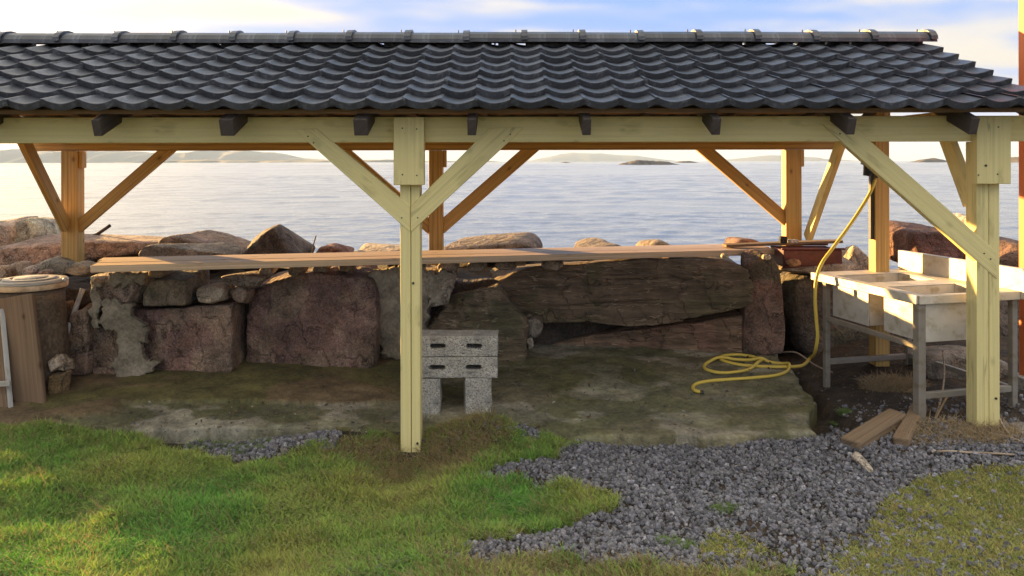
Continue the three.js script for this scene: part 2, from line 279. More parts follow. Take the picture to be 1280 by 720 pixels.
// far hills and skerries
function landMass(name, prof, Z, depth, c1, c2, seed, rough = 1) {     // prof: [px, height in px] pairs along the horizon
  const nx = 160, nz = 10, pos = [], col = [], idx = [], x0 = prof[0][0], x1 = prof[prof.length - 1][0];
  for (let j = 0; j <= nz; j++) for (let i = 0; i <= nx; i++) {
    const px = lerp(x0, x1, i / nx), t = j / nz; let k = 0; while (k < prof.length - 2 && prof[k + 1][0] < px) k++;
    const f = clamp((px - prof[k][0]) / (prof[k + 1][0] - prof[k][0])), h0 = lerp(prof[k][1], prof[k + 1][1], f);
    const h = h0 * (1 + rough * 0.22 * fbm(px * 0.12, t * 3, seed, 4)) * Math.sin(Math.PI * Math.pow(t, 0.75)) - 0.15 * (t === 0 || t === 1 ? 1 : 0);
    const zz = Z + depth * (t - 0.4) + depth * 0.12 * noise3(px * 0.06, t * 4, seed);
    pos.push((px - 640) / F * Z, SEA + Math.max(h, -0.3) / F * Z, -zz);
    const m = clamp(0.5 + fbm(px * 0.2, t * 6, seed + 4, 4)); for (let q = 0; q < 3; q++) col.push(lerp(c1[q], c2[q], m));
  }
  for (let j = 0; j < nz; j++) for (let i = 0; i < nx; i++) { const a = j * (nx + 1) + i; idx.push(a, a + 1, a + nx + 1, a + 1, a + nx + 2, a + nx + 1); }
  const g = new THREE.BufferGeometry(); g.setAttribute('position', new THREE.Float32BufferAttribute(pos, 3)); g.setAttribute('color', new THREE.Float32BufferAttribute(col, 3)); g.setIndex(idx); g.computeVertexNormals();
  return struct(name, g, M.land);
}
const heath = [0.030, 0.036, 0.030], bare = [0.055, 0.052, 0.048];
landMass('far_hill', [[-420, 6], [-250, 22], [-120, 17], [0, 16], [120, 14.5], [220, 12], [300, 15], [338, 13], [362, 6], [410, 3], [470, 0]], 9000, 2600, heath, bare, 3);
landMass('far_hill', [[150, 0], [210, 2.6], [255, 3.6], [300, 2.2], [420, 2.4], [490, 3.4], [530, 1.2], [610, 1.6], [632, 0]], 5200, 600, heath, bare, 5);
landMass('far_hill', [[655, 0], [690, 7], [715, 11.5], [745, 10.5], [790, 7.5], [815, 4], [845, 0]], 14000, 2500, heath, bare, 7, 0.4);
landMass('far_hill', [[905, 0], [930, 4.5], [960, 7.5], [985, 7], [1010, 3.5], [1045, 1], [1090, 0]], 12500, 2500, heath, bare, 9, 0.4);
landMass('rocky_islet', [[770, 0], [778, 4], [795, 6.5], [815, 7], [835, 4.5], [857, 0]], 620, 26, [0.05, 0.042, 0.036], [0.13, 0.108, 0.092], 11, 1.6).position.y = -0.8;
landMass('rocky_islet', [[1143, 0], [1152, 3.5], [1168, 5], [1178, 3.5], [1184, 0]], 1500, 60, [0.045, 0.04, 0.034], [0.10, 0.085, 0.075], 13, 1.4);
landMass('rocky_islet', [[1252, 0], [1262, 6], [1290, 9], [1400, 8], [1480, 0]], 1300, 120, [0.045, 0.04, 0.034], [0.10, 0.085, 0.075], 15, 1.4);
landMass('rocky_islet', [[844, 0], [850, 2], [862, 2.4], [872, 0]], 1400, 50, [0.045, 0.04, 0.034], [0.10, 0.085, 0.075], 16, 1.4);
landMass('rocky_islet', [[700, 0], [706, 1.3], [716, 0]], 1500, 50, [0.045, 0.04, 0.034], [0.10, 0.085, 0.075], 17, 1.4);

// concrete floor under the shelter
{
  const nx = 330, nz = 110, pos = [], col = [], uv = [], idx = [];
  const xl = Z => -3.22 + 0.06 * noise3(Z * 3, 1, 1), xr = Z => 1.86 - 0.06 * sstep(5.2, 4.3, Z) - 0.16 * sstep(4.55, 4.3, Z) ** 2 + 0.035 * noise3(Z * 5, 2, 2) + 0.012 * noise3(Z * 21, 2, 2);
  const zf = x => 4.25 + 0.05 * fbm(x * 1.6, 2, 2, 3) + 0.03 * noise3(x * 11, 3, 3) + 0.022 * fbm(x * 30, 7, 3, 3) + 0.1 * sstep(-0.4, -1.2, x) + 0.14 * sstep(1.45, 1.8, x) ** 2;
  const G = [0.29, 0.27, 0.18], GD = [0.18, 0.175, 0.09], SO = [0.23, 0.16, 0.085], MO = [0.14, 0.15, 0.04], LT = [0.50, 0.46, 0.38];
  for (let j = 0; j <= nz; j++) for (let i = 0; i <= nx; i++) {
    const edge = j === 0 || i === 0 || i === nx, u = clamp((i - 1) / (nx - 2)), v = clamp((j - 1) / (nz - 1));
    let Zg = lerp(4.2, 5.9, v), x = lerp(xl(Zg), xr(Zg), u), Z = lerp(zf(x), wallZ(x) + 0.3, v);
    const b = 0.012 * fbm(x * 2.5, Z * 2.5, 3, 4) + 0.006 * noise3(x * 16, Z * 16, 2), left = sstep(-0.1, -0.9, x);
    const soilN = 0.5 + fbm(x * 1.1 + 4, Z * 2.6, 6, 5) + 0.34 * left * sstep(4.62, 4.9, Z) - 0.12 * left * sstep(4.75, 4.45, Z), soil = sstep(0.47, 0.56, soilN) * (0.25 + 0.75 * left);
    let y = slabTop(x, Z) + b + 0.022 * soil - (edge ? 0.14 : 0) - (j === 1 || i === 1 || i === nx - 1 ? 0.014 : 0);
    pos.push(x, y, -Z); uv.push(x / 0.7, Z / 0.7 + (edge ? 0.15 : 0));
    const n1 = clamp(0.5 + 1.1 * fbm(x * 2.2, Z * 3, 9, 5)), mo = sstep(0.46, 0.62, 0.5 + fbm(x * 1.7 + 8, Z * 2.1, 12, 5) + 0.06), lt = sstep(0.56, 0.66, 0.5 + fbm(x * 3.1, Z * 6, 21, 5) + 0.16 * sstep(4.75, 4.45, Z) - 0.12 * (1 - left));
    for (let q = 0; q < 3; q++) { let c = lerp(G[q], GD[q], n1); c = lerp(c, LT[q], lt * 0.75); c = lerp(c, SO[q], soil * 0.92); c = lerp(c, MO[q], mo * (0.35 + 0.3 * soil)); col.push(c); }
  }
  for (let j = 0; j < nz; j++) for (let i = 0; i < nx; i++) { const a = j * (nx + 1) + i; idx.push(a, a + 1, a + nx + 1, a + 1, a + nx + 2, a + nx + 1); }
  const g = new THREE.BufferGeometry(); g.setAttribute('position', new THREE.Float32BufferAttribute(pos, 3)); g.setAttribute('uv', new THREE.Float32BufferAttribute(uv, 2)); g.setAttribute('color', new THREE.Float32BufferAttribute(col, 3)); g.setIndex(idx); g.computeVertexNormals();
  struct('concrete_floor', g, M.concrete);
}
const floorAt = (px, py, lift = 0) => { let Z = 4.6; for (let i = 0; i < 6; i++) Z = F * (E - slabTop(0, Z)) / (py - HY); const x = (px - 640) / F * Z; return V(x, slabTop(x, Z) + lift, -Z); };
const groundAt = (px, py) => { let Z = 3.8, x = 0; for (let i = 0; i < 9; i++) { x = (px - 640) / F * Z; Z = lerp(Z, F * (E - H(x, Z)) / (py - HY), 0.8); } return V(x, H(x, Z), -Z); };

// ---------- the shelter ----------
{
  const S = thing('open_shelter', 'long open timber shelter with pale yellow posts and dark tiled roof', 'shelter', V(0, 0, -5.2));
  const h = v => E + v, FZ = 4.12, RZ = 6.40, FB = 0.10, FT = 0.232, RB = 0.092, RT = 0.24;
  const box = (n, m, x0, x1, y0, y1, z0, z1, dir = 'y') => {           // z0,z1 as distances from the eye plane
    const g = grainUV(new RoundedBoxGeometry(x1 - x0, y1 - y0, z1 - z0, 1, 0.004), V(+(dir === 'x'), +(dir === 'y'), +(dir === 'z')), plankSeed++);
    return obj(n, g, m, S, V((x0 + x1) / 2, (y0 + y1) / 2, -(z0 + z1) / 2));
  };
  // front posts, each of two boards with a narrow joint, with a head board
  for (const [x0, x1, base] of [[-3.60, -3.49, -0.05], [-0.577, -0.475, -0.015], [2.392, 2.512, 0.10]]) {
    const mid = (x0 + x1) / 2 + 0.004;
    box('post_board', M.paint, x0, mid - 0.0015, base, h(FB) - 0.001, FZ, FZ + 0.1); box('post_board', M.paint, mid + 0.0015, x1, base + 0.006, h(FB) - 0.001, FZ + 0.002, FZ + 0.1);
    box('head_board', M.paint, x0 - 0.026, x1 + 0.028, h(-0.119), h(0.228), FZ - 0.05, FZ - 0.002);
  }
  for (const [x, y, m] of [[-0.49, 0.075, 0], [-0.51, 0.9, 0], [2.49, 0.3, 0], [2.41, 1.5, 0]]) obj('screw', new THREE.CylinderGeometry(0.006, 0.006, 0.006, 10).rotateX(Math.PI / 2), M.black, S, V(x, y, -FZ + 0.001 + (y > 1.4 ? 0.05 : 0)));
  for (const [px, py, z] of [[385, 170, 1], [392, 178, 1], [638, 168, 1], [630, 176, 1], [502, 272, 1], [522, 272, 1], [1050, 168, 1], [1238, 325, 1], [1230, 318, 1], [503, 160, 2], [521, 161, 2], [503, 218, 2], [521, 219, 2], [1222, 158, 2], [1248, 160, 2], [1223, 220, 2], [1247, 219, 2]]) obj('nail', new THREE.CylinderGeometry(0.004, 0.004, 0.004, 8).rotateX(Math.PI / 2), M.black, S, at(px, py, z === 1 ? FZ - 0.0495 : FZ - 0.0505));
  box('front_beam', M.paint, -3.85, 2.92, h(FB), h(FT), FZ + 0.002, FZ + 0.07, 'x');
  // diagonal front braces nailed to post and beam
  slabPoly('brace', M.paint, S, [[367, 161], [396, 160], [512.2, 257], [512.2, 290]], FZ - 0.003, 0.046);
  slabPoly('brace', M.paint, S, [[612, 160], [656, 159], [513.4, 290], [513.4, 257]], FZ - 0.003, 0.046);
  slabPoly('brace', M.paint, S, [[1027, 156], [1064, 156], [1246, 316], [1246, 350]], FZ - 0.003, 0.046);
  slabPoly('brace', M.paint, S, [[-400, 161], [-360, 160], [-220, 290], [-220, 257]].map(([x, y]) => [-440 - x, y]), FZ - 0.003, 0.046);
  slabPoly('brace', M.paint, S, [[-95, 161], [-55, 160], [-212, 292], [-212, 257]], FZ - 0.003, 0.046);
  // rear posts stand on the wall
  for (const [x0, x1, b, m] of [[-3.61, -3.478, 0.70, M.ochre], [-0.666, -0.556, 0.60, M.ochre], [2.192, 2.318, 0.60, M.ochre]]) {
    box('rear_post', m, x0, x1, b, h(RB) - 0.001, RZ, RZ + 0.11); box('post_cleat', M.ochre, x1 + 0.001, x1 + 0.028, h(-0.045), h(RB) - 0.001, RZ + 0.02, RZ + 0.09);
  }
  box('rear_beam', M.ochre, -3.85, 2.6, h(RB), h(RT), RZ + 0.005, RZ + 0.06, 'x');
  const rb = (pts, m) => slabPoly('rear_brace', m, S, pts, RZ + 0.03, 0.048);
  rb([[97.5, 273], [97.5, 291], [219, 187], [197, 187]], M.ochre);
  rb([[553.5, 272], [553.5, 293], [675, 187], [651, 187]], M.ochre);
  rb([[535.5, 272], [535.5, 293], [414, 187], [438, 187]], M.ochre);
  rb([[982, 265], [982, 284], [870, 187], [893, 187]], M.ochre);
  // braces and ties along the two open ends
  plank('side_brace', M.ochre, S, V(-3.56, h(-0.52), -RZ + 0.01), V(-3.56, h(0.2), -5.80), 0.098, 0.045);
  plank('side_brace', M.paint, S, V(2.36, h(-0.62), -RZ + 0.01), V(2.36, h(0.2), -5.68), 0.098, 0.04);
  plank('side_brace', M.paint, S, V(2.415, h(-0.22), -4.21), V(2.415, h(0.2), -4.49), 0.098, 0.04);
  plank('side_brace', M.paint, S, V(-3.54, h(-0.5), -4.21), V(-3.54, h(0.2), -4.8), 0.098, 0.04);
  box('tie_beam', M.ochre, 2.34, 2.388, h(0.16), h(0.27), FZ + 0.08, RZ - 0.003, 'z'); box('tie_beam', M.ochre, -3.62, -3.57, h(0.16), h(0.27), FZ + 0.08, RZ - 0.003, 'z');
  box('gable_post', M.ochre, 2.339, 2.43, 0.2, h(0.155), 5.15, 5.25); box('gable_post', M.ochre, 2.39, 2.438, h(0.156), h(0.62), 5.15, 5.25); box('gable_post', M.ochre, -3.60, -3.50, 0.55, h(0.155), 5.15, 5.25);

  // roof frame
  const RIDGE = 5.2, EAVE = 3.9, sl = 21.0 * Math.PI / 180, cs = Math.cos(sl), sn = Math.sin(sl), tn = Math.tan(sl), XL = -3.86, XR = 2.76;
  for (const x of [-3.78, -3.22, -2.64, -2.03, -1.395, -0.74, -0.197, 0.366, 1.0, 1.66, 2.26, 2.70]) for (const f of [1, -1]) {
    const D = 1.29, w = x === -1.395 || x === -0.74 ? 0.068 : 0.042, y0 = 0.1675, e = V(x, h(y0), -(RIDGE - f * D)), r = V(x, h(y0 + D * tn), -(RIDGE - f * 0.004)), sh = f * 0.0;
    plank('rafter', M.rafter, S, e, r, 0.084, w, V(0, 1, 0), 0.003);
  }
  const roof = new THREE.Group(); roof.name = 'roof'; roof.position.set(0, 0, 0); S.add(roof); roof.position.set(0, h(0), 0);
  roof.userData.label = 'dark grey wavy tiled roof with ridge caps';
  const on = (s, up, f = 1) => [h(0.24 + s * sn + up * cs), RIDGE - f * (RIDGE - EAVE) + f * (s * cs - up * sn)];    // point on a slope: s up the slope, up off the battens
  const rowS = 0.183, Wt = 0.1755, nT = Math.floor((XR - XL) / Wt), ROWS = 7;
  for (let r = 0; r <= ROWS; r++) for (const f of [1, -1]) { const s = r < ROWS ? r * rowS + 0.06 + (r === 0 ? 0.03 : 0) : 1.36, [y, Z] = on(s, -0.014, f); plank('batten', M.batten, roof, V(XL + 0.02, y, -Z), V(XR - 0.02, y, -Z), 0.026, 0.045, V(0, cs, f * sn).normalize(), 0.002); }
  // one roof tile: concave pan between narrow crests
  function tileGeo(L, A = 0.024, T = 0.036) {
    const n = 12, pos = [], uv = [], idx = [];
    const prof = i => { const t = -0.05 + 1.11 * i / n, a = Math.min(1, Math.abs(2 * t - 1)), o = Math.abs(2 * t - 1) - 1; let y = A * Math.pow(a, 1.65); if (o > 0) y -= A * 1.6 * o * o * 6; if (t < 0.07) y += 0.0035; return [t * Wt, y]; };
    for (const [v, dy] of [[0, -T], [0, -0.003], [0.004, 0], [L * 0.5, 0], [L, 0]]) for (let i = 0; i <= n; i++) { const [x, y] = prof(i); pos.push(x, y + dy + 0.044 * (1 - v / L), -v); uv.push(x / 0.35, v / 0.35 + (dy ? dy / 0.35 : 0)); }
    for (const v of [0, L]) for (let i = 0; i <= n; i++) { const [x, y] = prof(i); pos.push(x, y - (v ? 0.014 : T) + 0.044 * (1 - v / L), -v); uv.push(x / 0.35, v / 0.35); }
    const m = n + 1; for (let j = 0; j < 4; j++) for (let i = 0; i < n; i++) { const a = j * m + i; idx.push(a, a + 1, a + m, a + 1, a + m + 1, a + m); }
    const b = 5 * m; for (let i = 0; i < n; i++) idx.push(b + i, b + m + i, b + i + 1, b + i + 1, b + m + i, b + m + i + 1);
    const g = new THREE.BufferGeometry(); g.setAttribute('position', new THREE.Float32BufferAttribute(pos, 3)); g.setAttribute('uv', new THREE.Float32BufferAttribute(uv, 2)); g.setIndex(idx); g.computeVertexNormals(); return g;
  }
  const tg = [0, 1, 2, 3].map(k => { const g = tileGeo(0.255); const u = g.attributes.uv; for (let i = 0; i < u.count; i++) u.setXY(i, u.getX(i) + k * 0.27, u.getY(i) + k * 0.61); return g; }), tTop = tileGeo(0.325), Rt = rng(77);
  const rear = [], basis = f => new THREE.Matrix4().makeBasis(V(f, 0, 0), V(0, cs, f * sn), V(0, -sn, f * cs));
  for (let r = 0; r < ROWS; r++) for (let i = 0; i < nT; i++) {
    const s = r * rowS, x = XL + i * Wt + 0.004 * (Rt() - 0.5), jit = 0.012 * (Rt() - 0.5), tilt = (Rt() - 0.5) * 0.03;
    const [y, Z] = on(s + jit, 0.001 + (r === ROWS - 1 ? 0.003 : 0.007) * Rt(), 1);
    const t = obj('roof_tile', r === ROWS - 1 ? tTop : tg[Math.floor(Rt() * 4)], M.tiles[Math.floor(Rt() * 5)], roof, V(x, y, -Z));
    t.quaternion.setFromRotationMatrix(basis(1)); t.rotateY(tilt);
    const [y2, Z2] = on(s, 0.003, -1), q = (r === ROWS - 1 ? tTop : tg[0]).clone().applyMatrix4(basis(-1)); q.translate(x + Wt, y2, -Z2); rear.push(q);
  }
  const rt = obj('rear_tiles', mergeGeometries(rear), M.tiles[0], roof, V(0, 0, 0)); rt.userData.kind = 'stuff';
  // ridge caps: rounded hoods with a raised collar at one end
  {
    const L = 0.372, capY = h(0.779), P = (k) => [[-0.112, -0.006], [-0.106, 0.018], [-0.08, 0.044], [-0.045, 0.058], [0, 0.063], [0.045, 0.058], [0.08, 0.044], [0.106, 0.018], [0.112, -0.006]].map(([z, y]) => [z * k, y + (k - 1) * 0.09]);
    const hood = (x0, x1, k0, k1, th = 0.014) => {
      const pos = [], uv = [], idx = []; const sec = (x, k, d) => P(k).forEach(([z, y]) => { pos.push(x, y - (Math.abs(z) > 0.1 * k ? 0 : d), z * (1 - d * (Math.abs(z) > 0.1 * k ? 8 : 3))); uv.push(x / 0.35, (z + y) / 0.35); });
      sec(x0, k0, 0); sec(x1, k1, 0); sec(x0, k0, th); sec(x1, k1, th); const m = 9;
      for (let i = 0; i < 8; i++) { idx.push(i, m + i, i + 1, i + 1, m + i, m + i + 1); const a = 2 * m; idx.push(a + i, a + i + 1, a + m + i, a + i + 1, a + m + i + 1, a + m + i); idx.push(i, i + 1, a + i, i + 1, a + i + 1, a + i); idx.push(m + i, a + m + i, m + i + 1, m + i + 1, a + m + i, a + m + i + 1); }
      for (const i of [0, 8]) idx.push(i, m + i, 2 * m + i, m + i, 3 * m + i, 2 * m + i);
      let g = new THREE.BufferGeometry(); g.setAttribute('position', new THREE.Float32BufferAttribute(pos, 3)); g.setAttribute('uv', new THREE.Float32BufferAttribute(uv, 2)); g.setIndex(idx); g = g.toNonIndexed(); g.computeVertexNormals(); return g;
    };
    const cap = mergeGeometries([hood(0, L + 0.01, 1, 0.97), hood(L - 0.036, L + 0.004, 1.13, 1.15)]);
    const clip = new THREE.CylinderGeometry(0.004, 0.004, 0.016, 6);
    for (let k = 0; k < 18; k++) {
      const x = 2.70 - (k + 1) * L, c = obj('ridge_cap', cap, M.tiles[k % 3], roof, V(x, capY + 0.005 * (Rt() - 0.5), -RIDGE)); c.rotation.x = 0.10; c.rotation.z = 0.006 * (Rt() - 0.5); c.rotation.y = 0.02 * (Rt() - 0.5);
      obj('cap_nail', clip, M.black, c).position.set(L - 0.07, 0.068, 0.0);
    }
    // verge tiles closing the right end
    // packing under the caps, left open here and there so that the sky shows through
    const holes = [[43, 63], [94, 96], [113, 115], [128, 132], [161, 168], [195, 205], [227, 241], [264, 278], [298, 306], [330, 341], [369, 374], [474, 481], [542, 546], [615, 618], [620, 623], [641, 657], [927, 931], [956, 970], [990, 996], [1030, 1033], [1060, 1063]].map(q => q.map(p => (p - 640) / F * RIDGE));
    let x = XL + 0.05; for (const [a, b] of [...holes, [XR - 0.1, 0]]) { if (a > x + 0.005) { const g = boxUV(new THREE.BoxGeometry(a - x, 0.09, 0.05), 0.35); obj('ridge_packing', g, M.tiles[1], roof, V((a + x) / 2, capY - 0.012, -RIDGE)); } x = b; }
  }
}

// ---------- the stone wall ----------
{
  const Wl = thing('stone_wall', 'low dry stone wall of large red brown blocks with patches of mortar', 'wall', V(-0.6, 0.05, -5.5));
  const st = (name, pts, depth, o = {}, m = M.rock, dz = 0, label) => {
    const cx = pts.reduce((a, p) => a + p[0], 0) / pts.length; let Z = 5.5; for (let i = 0; i < 6; i++) Z = wallZ((cx - 640) / F * Z);
    const fr = o.front ?? 0.4; Z += depth * fr + dz; const [g, c] = polyStone(pts, Z, depth, { fx: -0.17 + (o.dx ?? 0), fy: o.fy ?? 0.08, tiltz: 0.25, ...o });
    const s = obj(name, g, m, Wl, c); if (label) s.userData.label = label; return s;
  };
  // rubble core behind the face stones
  const core = new THREE.BufferGeometry(); {
    const n = 160, r = 8, pos = [], col = [], idx = [], uv = [];
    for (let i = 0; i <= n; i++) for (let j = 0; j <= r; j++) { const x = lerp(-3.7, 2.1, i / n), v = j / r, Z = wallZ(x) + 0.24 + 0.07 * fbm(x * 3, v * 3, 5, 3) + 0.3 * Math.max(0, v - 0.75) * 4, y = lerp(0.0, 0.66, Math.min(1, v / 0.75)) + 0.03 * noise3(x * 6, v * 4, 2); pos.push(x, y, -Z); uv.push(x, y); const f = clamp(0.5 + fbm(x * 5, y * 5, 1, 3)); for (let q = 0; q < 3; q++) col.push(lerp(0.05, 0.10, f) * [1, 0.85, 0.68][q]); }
    for (let i = 0; i < n; i++) for (let j = 0; j < r; j++) { const a = i * (r + 1) + j; idx.push(a, a + r + 1, a + 1, a + 1, a + r + 1, a + r + 2); }
    core.setAttribute('position', new THREE.Float32BufferAttribute(pos, 3)); core.setAttribute('uv', new THREE.Float32BufferAttribute(uv, 2)); core.setAttribute('color', new THREE.Float32BufferAttribute(col, 3)); core.setIndex(idx); core.computeVertexNormals();
  }
  obj('rubble_core', core, M.rock, Wl, V(0, 0, 0));
  const D = { k: 28, amp: 0.022, freq: 5 };
  st('stone', [[164, 384], [250, 378], [302, 376], [305, 458], [240, 464], [168, 466]], 0.5, { ...D, seed: 1, c1: C.red, c2: C.brown, c3: [0.27, 0.17, 0.15], patch: 0.04, detail: 22, amp: 0.025 }, M.rock, 0, 'large squared red brown block');
  st('stone', [[318, 358], [352, 343], [420, 333], [470, 338], [482, 380], [478, 452], [400, 462], [316, 464]], 0.55, { ...D, seed: 2, c1: C.red, c2: [0.17, 0.14, 0.105], c3: [0.25, 0.16, 0.145], patch: 0.04, detail: 26, amp: 0.035, freq: 3 }, M.rock, -0.04, 'largest red brown block with a rounded top');
  st('stone', [[532, 335], [572, 338], [560, 372], [532, 378]], 0.4, { ...D, seed: 3, c1: C.grey, c2: C.brown }, M.rock, -0.02);
  st('stone', [[560, 372], [590, 336], [618, 345], [660, 400], [662, 442], [600, 452], [532, 452], [532, 380]], 0.5, { ...D, seed: 4, c1: [0.20, 0.19, 0.12], c2: C.brown, c3: C.green, patch: 0.1, detail: 24, amp: 0.05, tilt: 0.5, strata: 0.012, fy: 0.25 }, M.strata, 0.02, 'mossy slanting block');
  st('stone', [[614, 352], [650, 334], [760, 326], [900, 324], [928, 336], [926, 372], [840, 390], [660, 398], [628, 376]], 0.6, { ...D, seed: 5, c1: [0.27, 0.21, 0.165], c2: [0.17, 0.145, 0.10], c3: [0.17, 0.155, 0.10], patch: 0.0, detail: 60, amp: 0.045, freq: 2.6, strata: 0.065, tilt: 0.07, uvs: 0.8 }, M.strata, -0.06, 'long layered slab with pale bands');
  st('stone', [[700, 420], [790, 404], [880, 384], [926, 390], [924, 438], [830, 446], [720, 438], [682, 432]], 0.5, { ...D, seed: 6, c1: [0.40, 0.29, 0.21], c2: [0.27, 0.20, 0.145], c3: [0.30, 0.19, 0.15], patch: 0.0, detail: 30, amp: 0.04, strata: 0.014, tilt: 0.2, uvs: 0.8 }, M.strata, -0.01, 'reddish wedge slab lying under the layered slab');
  st('stone', [[652, 400], [672, 396], [680, 408], [672, 421], [655, 420]], 0.14, { ...D, seed: 7, detail: 8, c1: [0.20, 0.20, 0.17], c2: C.grey, k: 6 });
  st('stone', [[656, 424], [664, 420], [668, 432], [660, 438]], 0.06, { ...D, seed: 8, detail: 6, c1: C.pale, c2: C.tan, k: 5 });
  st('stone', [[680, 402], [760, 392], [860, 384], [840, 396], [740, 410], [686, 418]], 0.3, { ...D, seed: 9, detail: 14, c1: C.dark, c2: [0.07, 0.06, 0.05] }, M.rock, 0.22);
  st('stone', [[905, 396], [922, 390], [928, 404], [914, 410]], 0.1, { ...D, seed: 10, detail: 8, c1: C.grey, c2: C.brown, k: 6 }, M.rock, -0.05);
  // left end: small stones, blocks and mortar
  st('stone', [[120, 342], [184, 340], [186, 360], [176, 377], [122, 376]], 0.36, { ...D, seed: 11, c1: C.grey, c2: C.red, c3: C.lichen, patch: 0.05 });
  st('stone', [[186, 342], [246, 342], [246, 377], [180, 378], [188, 362]], 0.36, { ...D, seed: 12, c1: C.brown, c2: [0.16, 0.15, 0.10], c3: C.green, patch: 0.06 });
  st('stone', [[247, 358], [270, 353], [284, 356], [285, 374], [268, 379], [249, 376]], 0.2, { ...D, seed: 13, detail: 10, c1: C.grey, c2: C.tan, k: 7 }, M.rock, -0.05, 'small rounded pale stone');
  st('stone', [[288, 360], [306, 355], [314, 364], [310, 378], [294, 376]], 0.2, { ...D, seed: 14, detail: 10, c1: C.red, c2: C.brown, k: 6 }, M.rock, -0.03);
  st('stone', [[276, 344], [312, 339], [336, 343], [322, 358], [296, 356]], 0.24, { ...D, seed: 15, detail: 10, c1: C.grey, c2: C.redDark, k: 8 }, M.rock, -0.03);
  st('stone', [[98, 386], [122, 378], [124, 420], [92, 440], [86, 408]], 0.3, { ...D, seed: 16, detail: 12, c1: C.red, c2: C.brown });
  st('stone', [[90, 436], [122, 418], [124, 462], [96, 464], [86, 452]], 0.3, { ...D, seed: 17, detail: 12, c1: [0.22, 0.14, 0.13], c2: C.brown });
  st('stone', [[126, 408], [152, 400], [156, 464], [124, 466]], 0.3, { ...D, seed: 18, detail: 12, c1: C.brown, c2: C.dark }, M.rock, 0.06);
  st('stone', [[40, 380], [88, 376], [90, 462], [36, 470]], 0.4, { ...D, seed: 19, detail: 14, c1: C.brown, c2: C.redDark }, M.rock, 0.05);
  st('stone', [[-30, 376], [38, 374], [40, 470], [-40, 478]], 0.4, { ...D, seed: 20, detail: 14, c1: C.brown, c2: C.dark }, M.rock, 0.0);
  // mortar
  st('stone', [[470, 342], [500, 334], [534, 336], [535, 448], [474, 450]], 0.4, { ...D, seed: 30, c1: C.mortar2, c2: C.brown }, M.rock, 0.02);
  st('stone', [[124, 380], [166, 378], [180, 420], [176, 466], [126, 466]], 0.34, { ...D, seed: 34, c1: C.redDark, c2: C.brown }, M.rock, 0.0);
  // mortar smeared over the joints: thin sheets with ragged outlines
  const mo = (pts, sd, dz = 0.03) => {
    const cx = pts.reduce((a, p) => a + p[0], 0) / pts.length, R = rng(sd * 31); let Z = 5.4; for (let k = 0; k < 6; k++) Z = wallZ((cx - 640) / F * Z); Z -= dz;
    const P = pts.map(([x, y]) => at(x, y, Z)), c = P.reduce((a, b) => a.add(b), V()).multiplyScalar(1 / P.length), sh = new THREE.Shape(); let first = true;
    P.forEach((a, k) => { const b = P[(k + 1) % P.length], L = a.distanceTo(b), n = Math.max(2, Math.round(L / 0.011)); for (let q = 0; q < n; q++) { const t = q / n, x = lerp(a.x, b.x, t), y = lerp(a.y, b.y, t), o = 0.05, X = x - c.x + o * fbm(x * 26, y * 26, sd, 5) + 0.007 * (R() - 0.5), Y = y - c.y + o * fbm(x * 26 + 9, y * 26, sd + 3, 5) + 0.007 * (R() - 0.5); first ? sh.moveTo(X, Y) : sh.lineTo(X, Y); first = false; } }); sh.closePath();
    let g = new THREE.ExtrudeGeometry(sh, { depth: 0.05, bevelEnabled: true, bevelThickness: 0.008, bevelSize: 0.007, bevelOffset: -0.007, bevelSegments: 2 }); g.translate(0, 0, -0.05);
    const p = g.attributes.position, col = new Float32Array(p.count * 3);
    for (let k = 0; k < p.count; k++) { const x = p.getX(k), y = p.getY(k); p.setZ(k, p.getZ(k) + 0.018 * fbm(x * 7 + sd, y * 7, 3, 3)); const f = clamp(0.5 + fbm(x * 9, y * 9, sd, 4)); for (let q = 0; q < 3; q++) col[3 * k + q] = lerp(C.mortar[q], C.mortar2[q], f) * [0.80, 0.75, 0.70][q]; }
    g.setAttribute('color', new THREE.BufferAttribute(col, 3)); g.computeVertexNormals(); g = boxUV(g, 0.5, sd * 0.3, sd * 0.7);
    const o = obj('mortar_patch', g, M.concrete, Wl, c); o.rotation.y = 0.168; return o;
  };
  mo([[455, 352], [470, 340], [500, 331], [534, 331], [536, 372], [535, 444], [490, 446], [474, 440], [476, 424], [470, 412], [452, 408], [456, 396], [468, 388], [458, 376]], 31, 0.035);
  mo([[128, 372], [162, 376], [168, 394], [178, 402], [186, 416], [180, 428], [170, 428], [174, 442], [192, 452], [192, 464], [180, 470], [144, 472], [140, 454], [152, 432], [150, 414], [130, 406]], 32, 0.035);
  mo([[112, 352], [118, 346], [124, 352], [124, 404], [114, 408]], 33, 0.02); mo([[138, 339], [182, 338], [182, 352], [160, 354], [142, 358]], 35, 0.02); mo([[534, 338], [570, 342], [566, 362], [552, 372], [534, 386]], 36, 0.03);
  // packing stones between wall top and table
  const Rp = rng(5); for (const [px, w, hgt] of [[200, 26, 10], [335, 22, 9], [372, 18, 10], [402, 22, 9], [436, 16, 8], [560, 30, 9], [596, 24, 13], [632, 30, 9], [690, 30, 8]]) { const y = 341 - (px - 200) * 0.02; st('stone', [[px - w / 2, y], [px - w / 4, y - hgt], [px + w / 3, y - hgt * 0.9], [px + w / 2, y - 2], [px + w / 4, y + 5], [px - w / 3, y + 5]], 0.16, { seed: 40 + Math.floor(px), detail: 8, k: 7, amp: 0.015, c1: C.grey, c2: C.brown }, M.rock, 0.03); }
}
